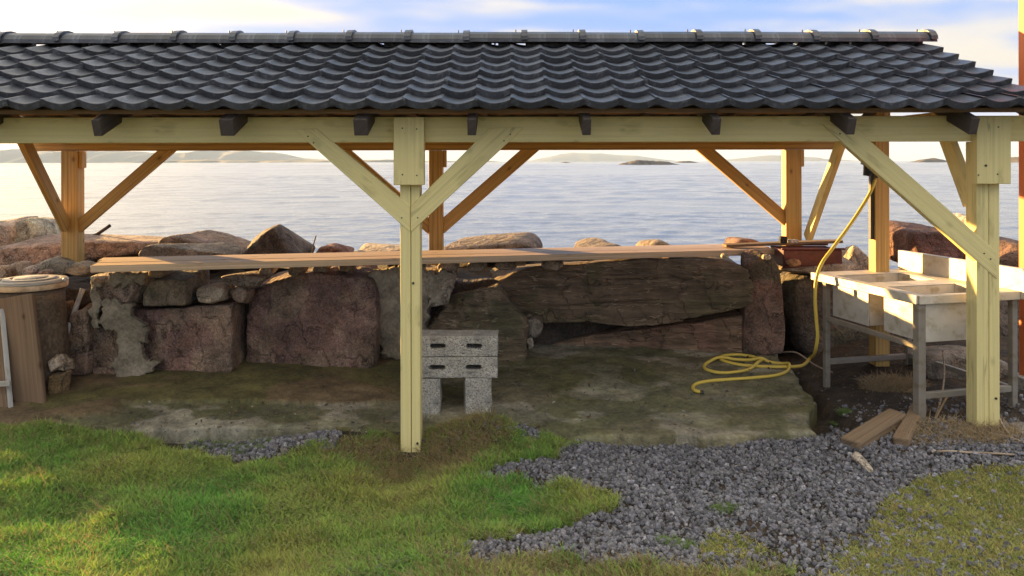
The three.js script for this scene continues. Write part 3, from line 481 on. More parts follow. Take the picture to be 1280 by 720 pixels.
boulder('upright red brown stone slab propping the end of the long table', [[929, 326], [962, 321], [974, 352], [977, 384], [972, 440], [924, 444], [926, 400]], 5.66, 0.2, { seed: 61, detail: 20, k: 18, c1: C.red, c2: [0.22, 0.125, 0.10], c3: [0.14, 0.13, 0.085], patch: 0.02, amp: 0.02, fx: -0.25, fy: 0.02 }, 'standing_stone');

// boulders behind and beside the wall
const B = (label, pts, Z, d, seed, c1, c2, o = {}) => boulder(label, pts, Z, d, { seed, c1, c2, detail: 16, k: 14, amp: 0.04, freq: 2.5, ...o });
B('big grey boulder with pale top behind the barrel and the rear post', [[12, 300], [14, 282], [40, 270], [58, 272], [70, 290], [74, 320], [20, 335]], 7.4, 0.8, 101, C.grey, [0.2, 0.19, 0.14], { c3: C.lichen, patch: 0.05 });
B('tan boulder at the far end of the wall beside the big grey boulder', [[-60, 300], [-20, 276], [4, 278], [12, 300], [10, 335], [-60, 345]], 7.0, 0.8, 102, C.tan, C.red);
B('long flat red grey slab lying behind the rear post', [[14, 312], [30, 297], [80, 294], [160, 297], [212, 298], [222, 312], [150, 326], [100, 332], [28, 334]], 6.95, 0.7, 103, [0.29, 0.22, 0.18], C.red, { detail: 28, strata: 0.012 });
B('low dark rock with a peaked back beyond the pale table end', [[205, 316], [214, 296], [232, 289], [262, 296], [306, 312], [302, 322], [206, 324]], 6.9, 0.5, 104, C.redDark, C.brown);
B('flat grey rock in front of the peaked rock behind the table', [[184, 320], [196, 306], [232, 303], [296, 313], [300, 322], [190, 326]], 6.5, 0.4, 105, C.grey, C.brown);
B('dark pyramid shaped boulder rising above the table', [[308, 318], [314, 302], [330, 288], [347, 280], [360, 288], [378, 316], [372, 328], [312, 328]], 6.7, 0.5, 106, [0.15, 0.115, 0.09], C.dark, { k: 18 });
B('small dark red double topped rock right of the pyramid boulder', [[398, 318], [404, 308], [418, 306], [430, 309], [438, 318], [430, 326], [402, 326]], 6.8, 0.35, 107, C.maroon, C.redDark, { detail: 10 });
B('low flat grey rock behind the middle of the table', [[446, 316], [456, 310], [490, 307], [520, 309], [530, 318], [450, 324]], 6.9, 0.5, 108, C.grey, C.brown, { detail: 12 });
B('broad smooth grey boulder behind the rear middle post', [[552, 312], [566, 300], [600, 297], [650, 292], [668, 296], [678, 312], [660, 326], [556, 326]], 7.0, 0.7, 109, [0.17, 0.14, 0.12], [0.24, 0.2, 0.17], { detail: 22, k: 8 });
B('thin low grey rock showing over the table beyond the broad boulder', [[716, 310], [730, 305], [762, 302], [778, 309], [770, 320], [720, 320]], 7.2, 0.5, 110, [0.25, 0.21, 0.17], C.brown, { detail: 10 });
B('small rounded grey rock showing over the table beyond the thin one', [[802, 309], [812, 301], [824, 300], [838, 308], [832, 318], [806, 318]], 7.2, 0.4, 111, [0.25, 0.21, 0.17], C.brown, { detail: 10, k: 7 });
B('dark reddish rock peeping over the table beside the dark red tray', [[912, 304], [920, 298], [934, 298], [944, 304], [940, 316], [914, 316]], 6.9, 0.35, 112, C.maroon, C.redDark, { detail: 10 });
B('squared dark maroon boulder behind the steel sink', [[1118, 330], [1118, 290], [1126, 284], [1180, 286], [1206, 292], [1212, 330], [1160, 345]], 6.0, 0.6, 113, C.maroon, [0.09, 0.045, 0.035], { detail: 20, k: 20 });
B('pale rounded boulder half hidden by the yellow brace of the right post', [[1192, 300], [1202, 276], [1212, 270], [1226, 280], [1232, 310], [1200, 316]], 6.6, 0.4, 114, C.pale, C.grey, { detail: 12, k: 6 });
B('brown boulder between the right post and the orange post', [[1240, 345], [1246, 318], [1262, 306], [1290, 304], [1310, 320], [1310, 350]], 6.2, 0.5, 115, [0.17, 0.09, 0.06], C.redDark, { detail: 14 });
B('pale stone lying left of the gable post beside the tray', [[1052, 334], [1058, 312], [1066, 306], [1078, 316], [1084, 336], [1060, 344]], 6.1, 0.3, 116, C.pale, C.grey, { detail: 10, k: 6 });
B('large dark boulder right of the upright stone slab, behind the sink legs', [[972, 350], [990, 338], [1050, 330], [1110, 342], [1130, 380], [1126, 440], [1040, 450], [985, 440], [974, 400]], 5.95, 0.55, 117, [0.15, 0.13, 0.09], C.dark, { detail: 24, k: 10, c3: C.green, patch: 0.02 });
B('flat shelf stone on top of the large dark boulder', [[966, 338], [980, 330], [1040, 324], [1062, 326], [1060, 338], [1000, 344]], 5.85, 0.4, 118, C.grey, C.brown, { detail: 14, strata: 0.01 });
B('grey boulder lying under the steel sink', [[1138, 452], [1150, 438], [1190, 434], [1232, 440], [1262, 456], [1256, 486], [1180, 486], [1146, 474]], 5.1, 0.4, 119, C.grey, [0.16, 0.14, 0.11], { detail: 18, k: 8 });
B('dark brown boulder in the bank behind the sink', [[1126, 420], [1140, 352], [1220, 340], [1300, 350], [1320, 440], [1240, 460], [1140, 450]], 5.95, 0.5, 120, [0.11, 0.075, 0.05], C.dark, { detail: 18, amp: 0.08 });
B('low brown stone beneath the lower sink bar beside the right post', [[1166, 540], [1170, 515], [1200, 508], [1222, 520], [1222, 545]], 4.55, 0.25, 121, C.brown, C.grey, { detail: 10 });
// small stones round the foot of the rear left post
const S_ = (label, cx, cy, w, h, Z, seed, c1, c2, name = 'cobble') => boulder(label, [[cx - w, cy], [cx - w * 0.6, cy - h * 0.85], [cx + w * 0.3, cy - h], [cx + w * 0.95, cy - h * 0.3], [cx + w * 0.8, cy + h * 0.7], [cx, cy + h], [cx - w * 0.8, cy + h * 0.7]], Z, w * 1.6 / F * Z, { seed, c1, c2, detail: 10, k: 6, amp: 0.012, category: 'stone' }, name);
S_('grey green cobble supporting the foot of the rear post', 72, 335, 30, 14, 6.35, 201, [0.25, 0.245, 0.19], C.grey); S_('rounded tan cobble left of the grey green one', 24, 337, 14, 12, 6.2, 202, C.grey, C.tan); S_('small whitish cobble just above the barrel lid', 37, 338, 9, 7, 5.9, 203, [0.5, 0.43, 0.40], C.pale);
S_('yellowish cobble next to the pale end of the table', 101, 336, 16, 9, 6.0, 204, [0.36, 0.35, 0.24], C.tan); S_('small tan cobble between the whitish and grey green ones', 56, 342, 10, 6, 5.9, 205, C.tan, C.red); S_('low brown cobble behind the barrel near the wall end', 2, 340, 14, 10, 6.1, 206, C.tan, C.brown);

// ---------- table of long boards ----------
{
  const T = thing('plank_table', 'long narrow table of pale boards resting on the stone wall', 'table', V(-0.4, E - 0.66, -5.35));
  const a = V(-2.53, 0, -4.80), b = V(1.95, 0, -5.92), d = b.clone().sub(a).normalize(), n = V(d.z, 0, -d.x).multiplyScalar(1);   // n points away from the eye
  if (n.z > 0) n.negate();
  const y = E - 0.641, dy = -0.032, w = [0.145, 0.145, 0.145]; let o = 0;
  w.forEach((wi, i) => { const c = n.clone().multiplyScalar(o + wi / 2), p0 = a.clone().add(c).setY(y + (i === 1 ? 0.002 : 0)), p1 = b.clone().add(c).setY(y + dy).add(d.clone().multiplyScalar([0, 0.04, -0.03][i])); if (i === 2) p0.add(d.clone().multiplyScalar(-0.03)); plank('table_board', M.tableWood, T, p0, p1, wi - 0.005, 0.042, n, 0.003); o += wi; });
  for (const s of [0.35, 1.5, 2.7, 3.9]) { const c = a.clone().add(d.clone().multiplyScalar(s)); plank('cross_batten', M.oldWood, T, c.clone().add(n.clone().multiplyScalar(0.12)).setY(y - 0.045 + dy * s / 4.6), c.clone().add(n.clone().multiplyScalar(0.46)).setY(y - 0.045 + dy * s / 4.6), 0.045, 0.07); }
}
{ // dark red tray standing past the end of the table
  const T = thing('fish_tray', 'long dark red plastic tray at the far end of the plank table', 'tray', V(2.05, E - 0.66, -5.95));
  const Z0 = 5.72, Z1 = 6.02, x0 = 1.94, x1 = 2.36, y0 = E - 0.75, y1 = E - 0.637, b = (n, ax, bx, ay, by, az, bz) => obj(n, boxUV(new RoundedBoxGeometry(bx - ax, by - ay, bz - az, 1, 0.006), 0.5), M.tray, T, V((ax + bx) / 2, (ay + by) / 2, -(az + bz) / 2));
  b('tray_wall', x0, x1, y0, y1, Z0, Z0 + 0.014); b('tray_wall', x0, x1, y0, y1, Z1 - 0.014, Z1); b('tray_wall', x0, x0 + 0.014, y0, y1 - 0.002, Z0 + 0.015, Z1 - 0.015); b('tray_wall', x1 - 0.014, x1, y0, y1 - 0.002, Z0 + 0.015, Z1 - 0.015); b('tray_bottom', x0 + 0.004, x1 - 0.004, y0 - 0.012, y0 - 0.001, Z0 + 0.004, Z1 - 0.004);
  b('tray_rim', x0 - 0.018, x1 + 0.018, y1 + 0.001, y1 + 0.016, Z0 - 0.02, Z0 + 0.008); b('tray_rim', x0 - 0.018, x1 + 0.018, y1 + 0.001, y1 + 0.016, Z1 - 0.008, Z1 + 0.02);
}
{ const a = at(905, 309, 6.02), b = at(1050, 302, 6.05); a.y = E - 0.634; b.y = E - 0.606; const g = thing('loose_board', 'thin loose reddish board lying across the table end and the tray', 'board', a); plank('board', M.oldWood, g, a, b, 0.02, 0.11, V(0, 1, 0)); }
{ const c = V(1.985, E - 0.596, -5.92), k = thing('small_lump', 'small black and white lump on the loose board at the table end', 'lump', c); obj('dark_lump', boxUV(stoneGeo([[V(1, 0, 0), .025], [V(-1, 0, 0), .025], [V(0, 1, 0), .03], [V(0, -1, 0), .02], [V(0, 0, 1), .02], [V(0, 0, -1), .02]], V(1, 1, 1), { detail: 5, k: 6, amp: 0.004, c1: [.02, .02, .02], c2: [.03, .03, .03] })), M.rock, k, c.clone().add(V(0.02, 0.008, 0))); obj('pale_lump', boxUV(stoneGeo([[V(1, 0, 0), .045], [V(-1, 0, 0), .03], [V(0, 1, 0), .012], [V(0, -1, 0), .014], [V(0, 0, 1), .02], [V(0, 0, -1), .02]], V(1, 1, 1), { detail: 5, k: 6, amp: 0.004, c1: [.7, .68, .62], c2: [.6, .58, .5] })), M.rock, k, c.clone().add(V(0.09, 0.004, 0))); }
S_('orange brown stone under the end of the table', 992, 329, 9, 5, 5.62, 211, [0.42, 0.19, 0.07], [0.5, 0.3, 0.16], 'pebble'); S_('pale yellow pebble on top of the upright stone slab', 958, 322, 6, 4, 5.6, 212, [0.6, 0.52, 0.32], C.pale, 'pebble'); S_('whitish pebble under the table beside the upright stone slab', 906, 321, 5, 3, 5.55, 213, [0.6, 0.56, 0.46], C.pale, 'pebble');

// ---------- porous concrete blocks ----------
{
  const Zf = 4.53, blockGeo = (w, hgt, dep, holes) => {
    const s = new THREE.Shape(); const R = rng(Math.floor(w * 991 + hgt * 77)), j = () => (R() - 0.5) * 0.005, n = 8, c = [[-w / 2, -hgt / 2], [w / 2, -hgt / 2], [w / 2, hgt / 2], [-w / 2, hgt / 2]];
    c.forEach((p, k) => { const q = c[(k + 1) % 4]; for (let i = 0; i < n; i++) { const t = i / n, x = lerp(p[0], q[0], t) + j(), y = lerp(p[1], q[1], t) + j() * 0.6; k + i ? s.lineTo(x, y) : s.moveTo(x, y); } }); s.closePath();
    for (const [x, y, a, b] of holes) { const q = new THREE.Path(); for (let i = 0; i <= 20; i++) { const t = i / 20 * 2 * Math.PI, cx = Math.cos(t), sy = Math.sin(t), px = x + (a - b) * Math.sign(cx) * (Math.abs(cx) > 0.05 ? 1 : 0) + b * cx, py = y + b * sy; i ? q.lineTo(px, py) : q.moveTo(px, py); } s.holes.push(q); }
    const g = new THREE.ExtrudeGeometry(s, { depth: dep - 0.012, bevelEnabled: true, bevelThickness: 0.006, bevelSize: 0.005, bevelOffset: -0.005, bevelSegments: 2 }); g.translate(0, 0, -dep / 2); return boxUV(g, 0.25, R(), R());
  };
  const yb = slabTop(0, 4.6), sc = Zf / F;
  const put = (label, px0, px1, y0, hgt, dep, holes, turn, dz = 0) => { const w = (px1 - px0) * sc, o = tag(obj('concrete_block', blockGeo(w, hgt, dep, holes), M.leca, scene, V(((px0 + px1) / 2 - 640) * sc, y0 + hgt / 2, -(Zf + dep / 2 + dz))), label, 'block'); o.rotation.y = turn; return o; };
  const lh = 0.205, bh = 0.118;
  put('left upright grey concrete block carrying the two slotted ones, partly behind post', 516, 549, yb - 0.006, lh, 0.17, [], 0.03);
  put('right upright grey concrete block carrying the two slotted ones', 579, 612, yb - 0.002, lh, 0.17, [], 0.12);
  const sl = [[-0.103, 0.0, 0.045, 0.014], [0.103, 0, 0.045, 0.014]];
  put('lower slotted concrete block lying on the two upright ones', 516, 621, yb + lh - 0.001, bh, 0.17, sl, 0.01); put('upper slotted concrete block on top of the stack', 517, 621.5, yb + lh + bh + 0.001, bh, 0.17, sl, -0.006, 0.004);
}

// ---------- things at the left end ----------
{
  const bp = V(-3.0, 0.04, -4.98), K = thing('lidded_barrel', 'brown barrel with round ringed white lid standing at the wall end', 'barrel', bp), top = E - 0.742;
  const prof = [[0.0, 0], [0.225, 0], [0.232, 0.02], [0.222, 0.2], [0.205, 0.45], [0.192, 0.62], [0.19, top - bp.y - 0.035], [0, top - bp.y - 0.03]].map(p => new THREE.Vector2(...p));
  obj('barrel_body', new THREE.LatheGeometry(prof, 40), M.brownPlastic, K, bp);
  const rim = obj('lid_skirt', new THREE.LatheGeometry([[0.196, -0.034], [0.207, -0.034], [0.21, -0.004], [0.196, -0.002]].map(p => new THREE.Vector2(...p)), 48), M.tableWood, K, V(bp.x, top, bp.z)); rim.userData.label = 'tan band under the lid';
  const lid = obj('lid', new THREE.LatheGeometry([[0.206, 0], [0.212, 0.006], [0.206, 0.015], [0.17, 0.02], [0.165, 0.012], [0.155, 0.012], [0.15, 0.024], [0.11, 0.027], [0.105, 0.019], [0.095, 0.019], [0.09, 0.03], [0, 0.033]].map(p => new THREE.Vector2(...p)), 48), M.whitePlastic, K, V(bp.x, top, bp.z)); lid.userData.label = 'white lid with raised rings';
  obj('lid_lug', new THREE.SphereGeometry(0.014, 10, 8), M.whitePlastic, lid).position.set(0.215, 0.012, 0.0);
}
{
  const b0 = V(-2.915, 0.02, -4.70), t = thing('leaning_board', 'wide brown board leaning against the front of the barrel', 'board', b0);
  plank('board', M.oldWood, t, V(-2.86, 0.03, -4.69), V(-2.985, E - 0.80, -4.765), 0.03, 0.27, V(0, 0, 1), 0.006);
}
{
  const b0 = V(-2.98, 0.02, -4.6), t = thing('framed_panel', 'grey panel with pale metal frame leaning beside the barrel', 'panel', b0), a = at(14, 512, 4.6), b = at(2, 385, 4.75), c = at(14, 478, 4.6);
  plank('frame_bar', M.pipe, t, V(a.x, 0.05, a.z), b, 0.025, 0.025); plank('frame_bar', M.pipe, t, V(a.x - 0.24, c.y - 0.01, c.z), V(c.x - 0.005, c.y, c.z), 0.03, 0.02);
  plank('panel_sheet', M.oldWood, t, V(a.x - 0.12, 0.06, a.z - 0.008), V(b.x - 0.12, b.y, b.z - 0.008), 0.012, 0.2, V(0, 0, 1));
}
{ const a = at(81, 420, 5.12), b = at(103, 361, 5.25); const t = thing('metal_pipe', 'short grey pipe leaning on the stones beside the barrel', 'pipe', a); const d = b.clone().sub(a), g = new THREE.CylinderGeometry(0.016, 0.016, d.length(), 14, 1, true), q = new THREE.Quaternion().setFromUnitVectors(V(0, 1, 0), d.clone().normalize()), m = a.clone().add(b).multiplyScalar(0.5); obj('pipe_tube', g, M.pipe, t, m, q); obj('pipe_end', new THREE.TorusGeometry(0.014, 0.004, 8, 16).rotateX(Math.PI / 2), M.pipe, t, b, q); const e = at(84, 436, 5.1); obj('pipe_stub', new THREE.CylinderGeometry(0.011, 0.008, 0.1, 10), M.oldWood, t, at(82.6, 428, 5.12), q); }
boulder('whitish broken brick lying at the foot of the barrel', [[62, 448], [72, 444], [77, 456], [68, 463]], 4.86, 0.08, { seed: 221, detail: 7, k: 16, amp: 0.006, c1: [0.55, 0.5, 0.46], c2: C.pale, category: 'brick' }, 'broken_brick');
boulder('tan wedge of stone beside the whitish broken brick', [[70, 440], [84, 450], [86, 462], [78, 460]], 4.9, 0.1, { seed: 222, detail: 7, k: 14, amp: 0.006, c1: C.tan, c2: C.brown, category: 'stone' }, 'stone_wedge');
boulder('ochre stone block under the broken brick', [[64, 466], [82, 464], [80, 490], [66, 494]], 4.86, 0.1, { seed: 223, detail: 8, k: 14, amp: 0.008, c1: [0.32, 0.22, 0.09], c2: C.brown, category: 'stone' }, 'stone_block');
{ const p = [at(112, 296, 7.3), at(122, 291, 7.25), at(137, 281, 7.2)]; tag(obj('driftwood_stick', grainUV(new THREE.TubeGeometry(new THREE.CatmullRomCurve3(p), 10, 0.016, 7), V(1, 0.6, 0)), M.rafter), 'short dark stick poking up behind the long slab', 'stick'); }

// ---------- steel sink ----------
{
  const A = V(1.93, E - 0.72, -5.14), dir = V(0.237, 0, 0.971).normalize(), nr = V(0.971, 0, -0.237).normalize(), L = 0.927, Wd = 0.65, gy = 0.13;
  const K = thing('steel_sink', 'stainless steel double sink bench with backsplash on tubular legs', 'sink', V(2.35, gy, -4.75));
  const q = new THREE.Quaternion().setFromRotationMatrix(new THREE.Matrix4().makeBasis(dir, V(0, 1, 0), V(-nr.x, 0, -nr.z)));   // local x along the front edge, -z towards the back
  const P = (a, y, b) => A.clone().add(dir.clone().multiplyScalar(a)).add(nr.clone().multiplyScalar(b)).setY(A.y + y);
  const box = (n, m, a0, a1, y0, y1, b0, b1, par = K) => obj(n, boxUV(new RoundedBoxGeometry(a1 - a0, y1 - y0, b1 - b0, 1, Math.min(0.004, (y1 - y0) * 0.3, (b1 - b0) * 0.3, (a1 - a0) * 0.3)), 0.4), m, par, P((a0 + a1) / 2, (y0 + y1) / 2, (b0 + b1) / 2), q);
  { // rim with two openings
    const s = new THREE.Shape([[0, 0], [L, 0], [L, -Wd], [0, -Wd]].map(p => new THREE.Vector2(...p)));
    for (const [x0, x1] of [[0.15, 0.46], [0.615, 0.90]]) s.holes.push(new THREE.Path([[x0, -0.06], [x0, -0.52], [x1, -0.52], [x1, -0.06]].map(p => new THREE.Vector2(...p))));
    const g = new THREE.ExtrudeGeometry(s, { depth: 0.004, bevelEnabled: false }); g.rotateX(Math.PI / 2); g.scale(1, 1, -1); const i = g.index; const gg = boxUV(g.index ? g.toNonIndexed() : g, 0.4); { const p = gg.attributes.position; for (let k = 0; k < p.count; k += 3) { const x = [p.getX(k + 1), p.getY(k + 1), p.getZ(k + 1)]; p.setXYZ(k + 1, p.getX(k + 2), p.getY(k + 2), p.getZ(k + 2)); p.setXYZ(k + 2, ...x); } }
    gg.scale(1, 1, -1); { const p = gg.attributes.position; for (let k = 0; k < p.count; k += 3) { const x = [p.getX(k + 1), p.getY(k + 1), p.getZ(k + 1)]; p.setXYZ(k + 1, p.getX(k + 2), p.getY(k + 2), p.getZ(k + 2)); p.setXYZ(k + 2, ...x); } } gg.computeVertexNormals();
    obj('sink_top', gg, M.steel, K, P(0, 0.004, 0), q);
  }
  box('front_lip', M.steel, -0.002, L + 0.002, -0.042, 0.006, -0.012, 0.0); box('end_lip', M.steel, L, L + 0.012, -0.042, 0.005, 0.001, Wd); box('end_lip', M.steel, -0.012, 0, -0.042, 0.005, 0.001, Wd);
  box('backsplash', M.steel, -0.012, L + 0.4, -0.04, 0.128, Wd, Wd + 0.035);
  for (const [x0, x1] of [[0.15, 0.46], [0.615, 0.90]]) {
    const bowl = box('bowl_bottom', M.steel, x0, x1, -0.25, -0.245, 0.06, 0.52);
    box('bowl_wall', M.steel, x0 - 0.012, x1 + 0.012, -0.25, -0.002, 0.048, 0.059); box('bowl_wall', M.steel, x0 - 0.012, x1 + 0.012, -0.25, -0.002, 0.521, 0.532); box('bowl_wall', M.steel, x0 - 0.012, x0 - 0.001, -0.25, -0.002, 0.06, 0.52); box('bowl_wall', M.steel, x1 + 0.001, x1 + 0.012, -0.25, -0.002, 0.06, 0.52);
  }
  const fl = -(A.y - gy);
  for (const [a, b, w] of [[0.115, 0.02, 0.034], [L - 0.02, 0.025, 0.046], [0.115, Wd - 0.03, 0.034], [L - 0.02, Wd - 0.02, 0.034]]) { const l = box('leg', M.leg, a - w / 2, a + w / 2, fl - 0.03, -0.043, b - w / 2, b + w / 2); }
  box('stretcher', M.leg, 0.135, L - 0.045, -0.285, -0.255, 0.008, 0.034); box('stretcher', M.leg, 0.10, 0.128, -0.56, -0.525, 0.04, Wd - 0.05); box('stretcher', M.leg, L - 0.034, L - 0.006, -0.55, -0.515, 0.05, Wd - 0.04); box('stretcher', M.leg, 0.135, L - 0.04, -0.55, -0.518, Wd - 0.042, Wd - 0.014);
}

// ---------- hose and its hook ----------
{
  const z = (x, y, l = 0.012) => floorAt(860 + x / 5.538, 410 + y / 5.538, l);
  const p = [at(1094, 226, 5.06), at(1088, 241, 5.03), at(1075, 263, 5.01), at(1058, 288, 4.99), at(1040, 312, 4.98), at(1027, 330, 4.97), at(1020.5, 348, 4.96), at(1018.5, 372, 4.96), at(1020, 400, 4.97), at(1021.5, 420, 4.98), at(1019, 438, 5.03), z(840, 246, 0.03), z(790, 275), z(700, 285), z(600, 285), z(480, 280), z(360, 270), z(270, 250), z(220, 230), z(240, 208), z(330, 200), z(430, 210), z(500, 240, 0.016), z(485, 268, 0.03), z(420, 300), z(330, 320), z(220, 325), z(130, 305), z(108, 280), z(140, 250), z(215, 236, 0.03), z(330, 235, 0.014), z(440, 240, 0.016), z(500, 244, 0.032), z(560, 250), z(650, 262), z(695, 282, 0.03), z(690, 305), z(640, 335), z(560, 350), z(430, 362), z(280, 372), z(150, 382), z(60, 400), z(30, 425), z(45, 450), z(88, 460)];
  const h = thing('garden_hose', 'yellow garden hose hanging from the gable post and looped on the floor', 'hose', z(480, 280, 0));
  obj('hose_tube', new THREE.TubeGeometry(new THREE.CatmullRomCurve3(p, false, 'centripetal'), 420, 0.0105, 10), M.hose, h, V(0, 0, 0));
  const e = z(92, 461); obj('hose_end', new THREE.CylinderGeometry(0.0112, 0.0112, 0.02, 12).rotateZ(Math.PI / 2), M.black, h, e);
  const k = thing('hose_tap', 'black tap and bracket on the gable post holding the hose', 'tap', at(1090, 226, 5.13));
  plank('tap_plate', M.black, k, V(2.326, at(0, 300, 5.18).y, -5.18), V(2.326, at(0, 215, 5.18).y, -5.18), 0.03, 0.022, V(0, 0, 1));
  obj('tap_body', new THREE.CylinderGeometry(0.022, 0.026, 0.075, 14), M.black, k, at(1084, 213, 5.1)); obj('tap_spout', new THREE.TorusGeometry(0.03, 0.011, 8, 16, Math.PI).rotateZ(-0.2), M.black, k, at(1090, 222, 5.08)); obj('tap_handle', new THREE.CylinderGeometry(0.008, 0.008, 0.07, 8).rotateZ(1.2), M.black, k, at(1083, 207, 5.1));
}

// ---------- orange post of the neighbouring building ----------
{ const o = thing('orange_post', 'tall orange red painted post rising past the shelter roof edge', 'post', V(3.13, 0.1, -4.74)); const g = grainUV(new RoundedBoxGeometry(0.16, 5.4, 0.16, 1, 0.006), V(0, 1, 0), 901); obj('post_shaft', g, M.orange, o, V(3.13, 2.75, -4.74)); obj('post_foot', boxUV(new RoundedBoxGeometry(0.24, 0.2, 0.24, 1, 0.01), 0.5), M.leca, o, V(3.13, 0.14, -4.74)); }

// ---------- timbers, sticks and litter on the gravel ----------
{
  const tim = (label, p0, p1, w, t) => { const a = groundAt(...p0), b = groundAt(...p1); a.y += w * 0.42; b.y += w * 0.55; const k = thing('timber', label, 'timber', a); const m = plank('timber_body', M.greyWood, k, a, b, w, t, V(0, 1, 0), 0.012); const p = m.geometry.attributes.position, n = V(); for (let i = 0; i < p.count; i++) { const x = p.getX(i), y = p.getY(i), z = p.getZ(i); p.setXYZ(i, x + 0.012 * noise3(y * 60, z * 60, 3), y * (1 + 0.12 * noise3(x * 3, z * 9, 1)), z * (1 + 0.15 * noise3(x * 4, y * 9, 6))); } m.geometry.computeVertexNormals(); };
  tim('longer weathered timber offcut lying on the gravel by the floor corner', [1062, 563], [1122, 528], 0.06, 0.10); tim('shorter weathered timber offcut pointing at the sink leg', [1125, 560], [1150, 516], 0.055, 0.075);
  const stick = (label, pts, r, m = M.whitePlastic) => { const c = pts.map(([x, y, l = 0.012]) => { const p = groundAt(x, y); p.y += l; return p; }); tag(obj('twig', grainUV(new THREE.TubeGeometry(new THREE.CatmullRomCurve3(c), 24, r, 6), V(1, 0, 0)), m), label, 'twig'); };
  M.pale = mat('bleached wood', lin(0.52, 0.45, 0.36), woodMap, null, 0, 0.9); M.straw = mat('dry straw', lin(0.40, 0.29, 0.14), null, null, 0, 0.9);
  { const p = [at(388, 322, 6.4), at(391, 308, 6.4), at(395, 294, 6.4)]; tag(obj('twig', new THREE.TubeGeometry(new THREE.CatmullRomCurve3(p), 8, 0.005, 6), M.straw), 'thin upright twig behind the table beside the pyramid boulder', 'twig'); }
  stick('long bleached twig lying on the gravel before the right post', [[1164, 569], [1185, 568], [1210, 570], [1240, 571], [1268, 573]], 0.0055, M.pale); stick('bleached twig leaning down from the right post foot', [[1246, 532, 0.06], [1256, 545, 0.03], [1266, 552]], 0.005, M.pale);
  stick('short pale twig crossing beside the flat stones', [[1240, 548, 0.02], [1262, 553, 0.02], [1280, 558]], 0.005, M.pale); stick('forked dry stalk standing by the sink leg', [[1168, 525, 0.0], [1176, 512, 0.06], [1180, 500, 0.16], [1178, 490, 0.24]], 0.005, M.pale); stick('dry stalk leaning beside the forked one', [[1168, 526, 0.0], [1178, 518, 0.05], [1188, 512, 0.1]], 0.005, M.straw);
  stick('thin dry stem on the dark soil behind the hose', [[978, 455, 0.08], [996, 460, 0.1], [1018, 468, 0.06], [1040, 476, 0.05]], 0.006, M.pale);
  const flat = (label, pts, Z, seed, c1, c2) => boulder(label, pts, Z, 0.12, { seed, detail: 8, k: 10, amp: 0.008, c1, c2, fy: 0.9, category: 'stone' }, 'flat_stone');
  flat('pale grey flat stone at the foot of the right post', [[1228, 556], [1240, 552], [1262, 560], [1256, 568], [1240, 564]], 4.0, 231, C.pale, C.grey); flat('bluish flat stone touching the end of the long twig', [[1252, 570], [1266, 566], [1276, 572], [1262, 578]], 3.9, 232, [0.36, 0.36, 0.38], C.grey); flat('grey stone beside the right post near the orange post', [[1270, 548], [1274, 538], [1296, 534], [1300, 552], [1280, 560]], 4.05, 233, C.grey, [0.33, 0.33, 0.34]);
  flat('small white stone among the dark gravel beside the timbers', [[1071, 577], [1076, 574], [1083, 577], [1080, 582], [1073, 582]], 3.85, 234, [0.6, 0.6, 0.58], C.pale);
}

// ---------- gravel, grass and other ground cover ----------
function inPoly(x, y, P) { let c = false; for (let i = 0, j = P.length - 1; i < P.length; j = i++) { const [a, b] = P[i], [d, e] = P[j]; if ((b > y) !== (e > y) && x < (d - a) * (y - b) / (e - b) + a) c = !c; } return c; }
const gnd = pts => pts.map(([x, y]) => { const p = groundAt(x, y); return [p.x, -p.z]; });
const LAWN = gnd([[-420, 520], [0, 528], [60, 524], [108, 540], [190, 556], [280, 580], [340, 582], [420, 566], [450, 550], [500, 556], [530, 545], [580, 534], [650, 543], [715, 552], [690, 570], [610, 588], [590, 602], [660, 608], [750, 618], [768, 634], [720, 654], [650, 668], [580, 688], [560, 698], [620, 708], [700, 694], [840, 712], [980, 716], [1000, 860], [-500, 860]]);
const RIGHT = gnd([[1084, 664], [1100, 628], [1150, 606], [1200, 592], [1300, 578], [1480, 580], [1560, 860], [900, 860], [870, 690], [900, 655], [990, 650], [1040, 680]]);
const lawnK = (x, Z) => { const e = 0.10 * fbm(x * 7, Z * 7, 3, 4) + 0.05 * noise3(x * 40, Z * 40, 5), f = 0.10 * fbm(x * 7 + 5, Z * 7, 13, 4); return inPoly(x + e, Z + f, LAWN) ? 1 : 0; }, rightK = (x, Z) => { const e = 0.10 * fbm(x * 5, Z * 5, 6, 3); return inPoly(x + e, Z + e, RIGHT) ? 1 : 0; };
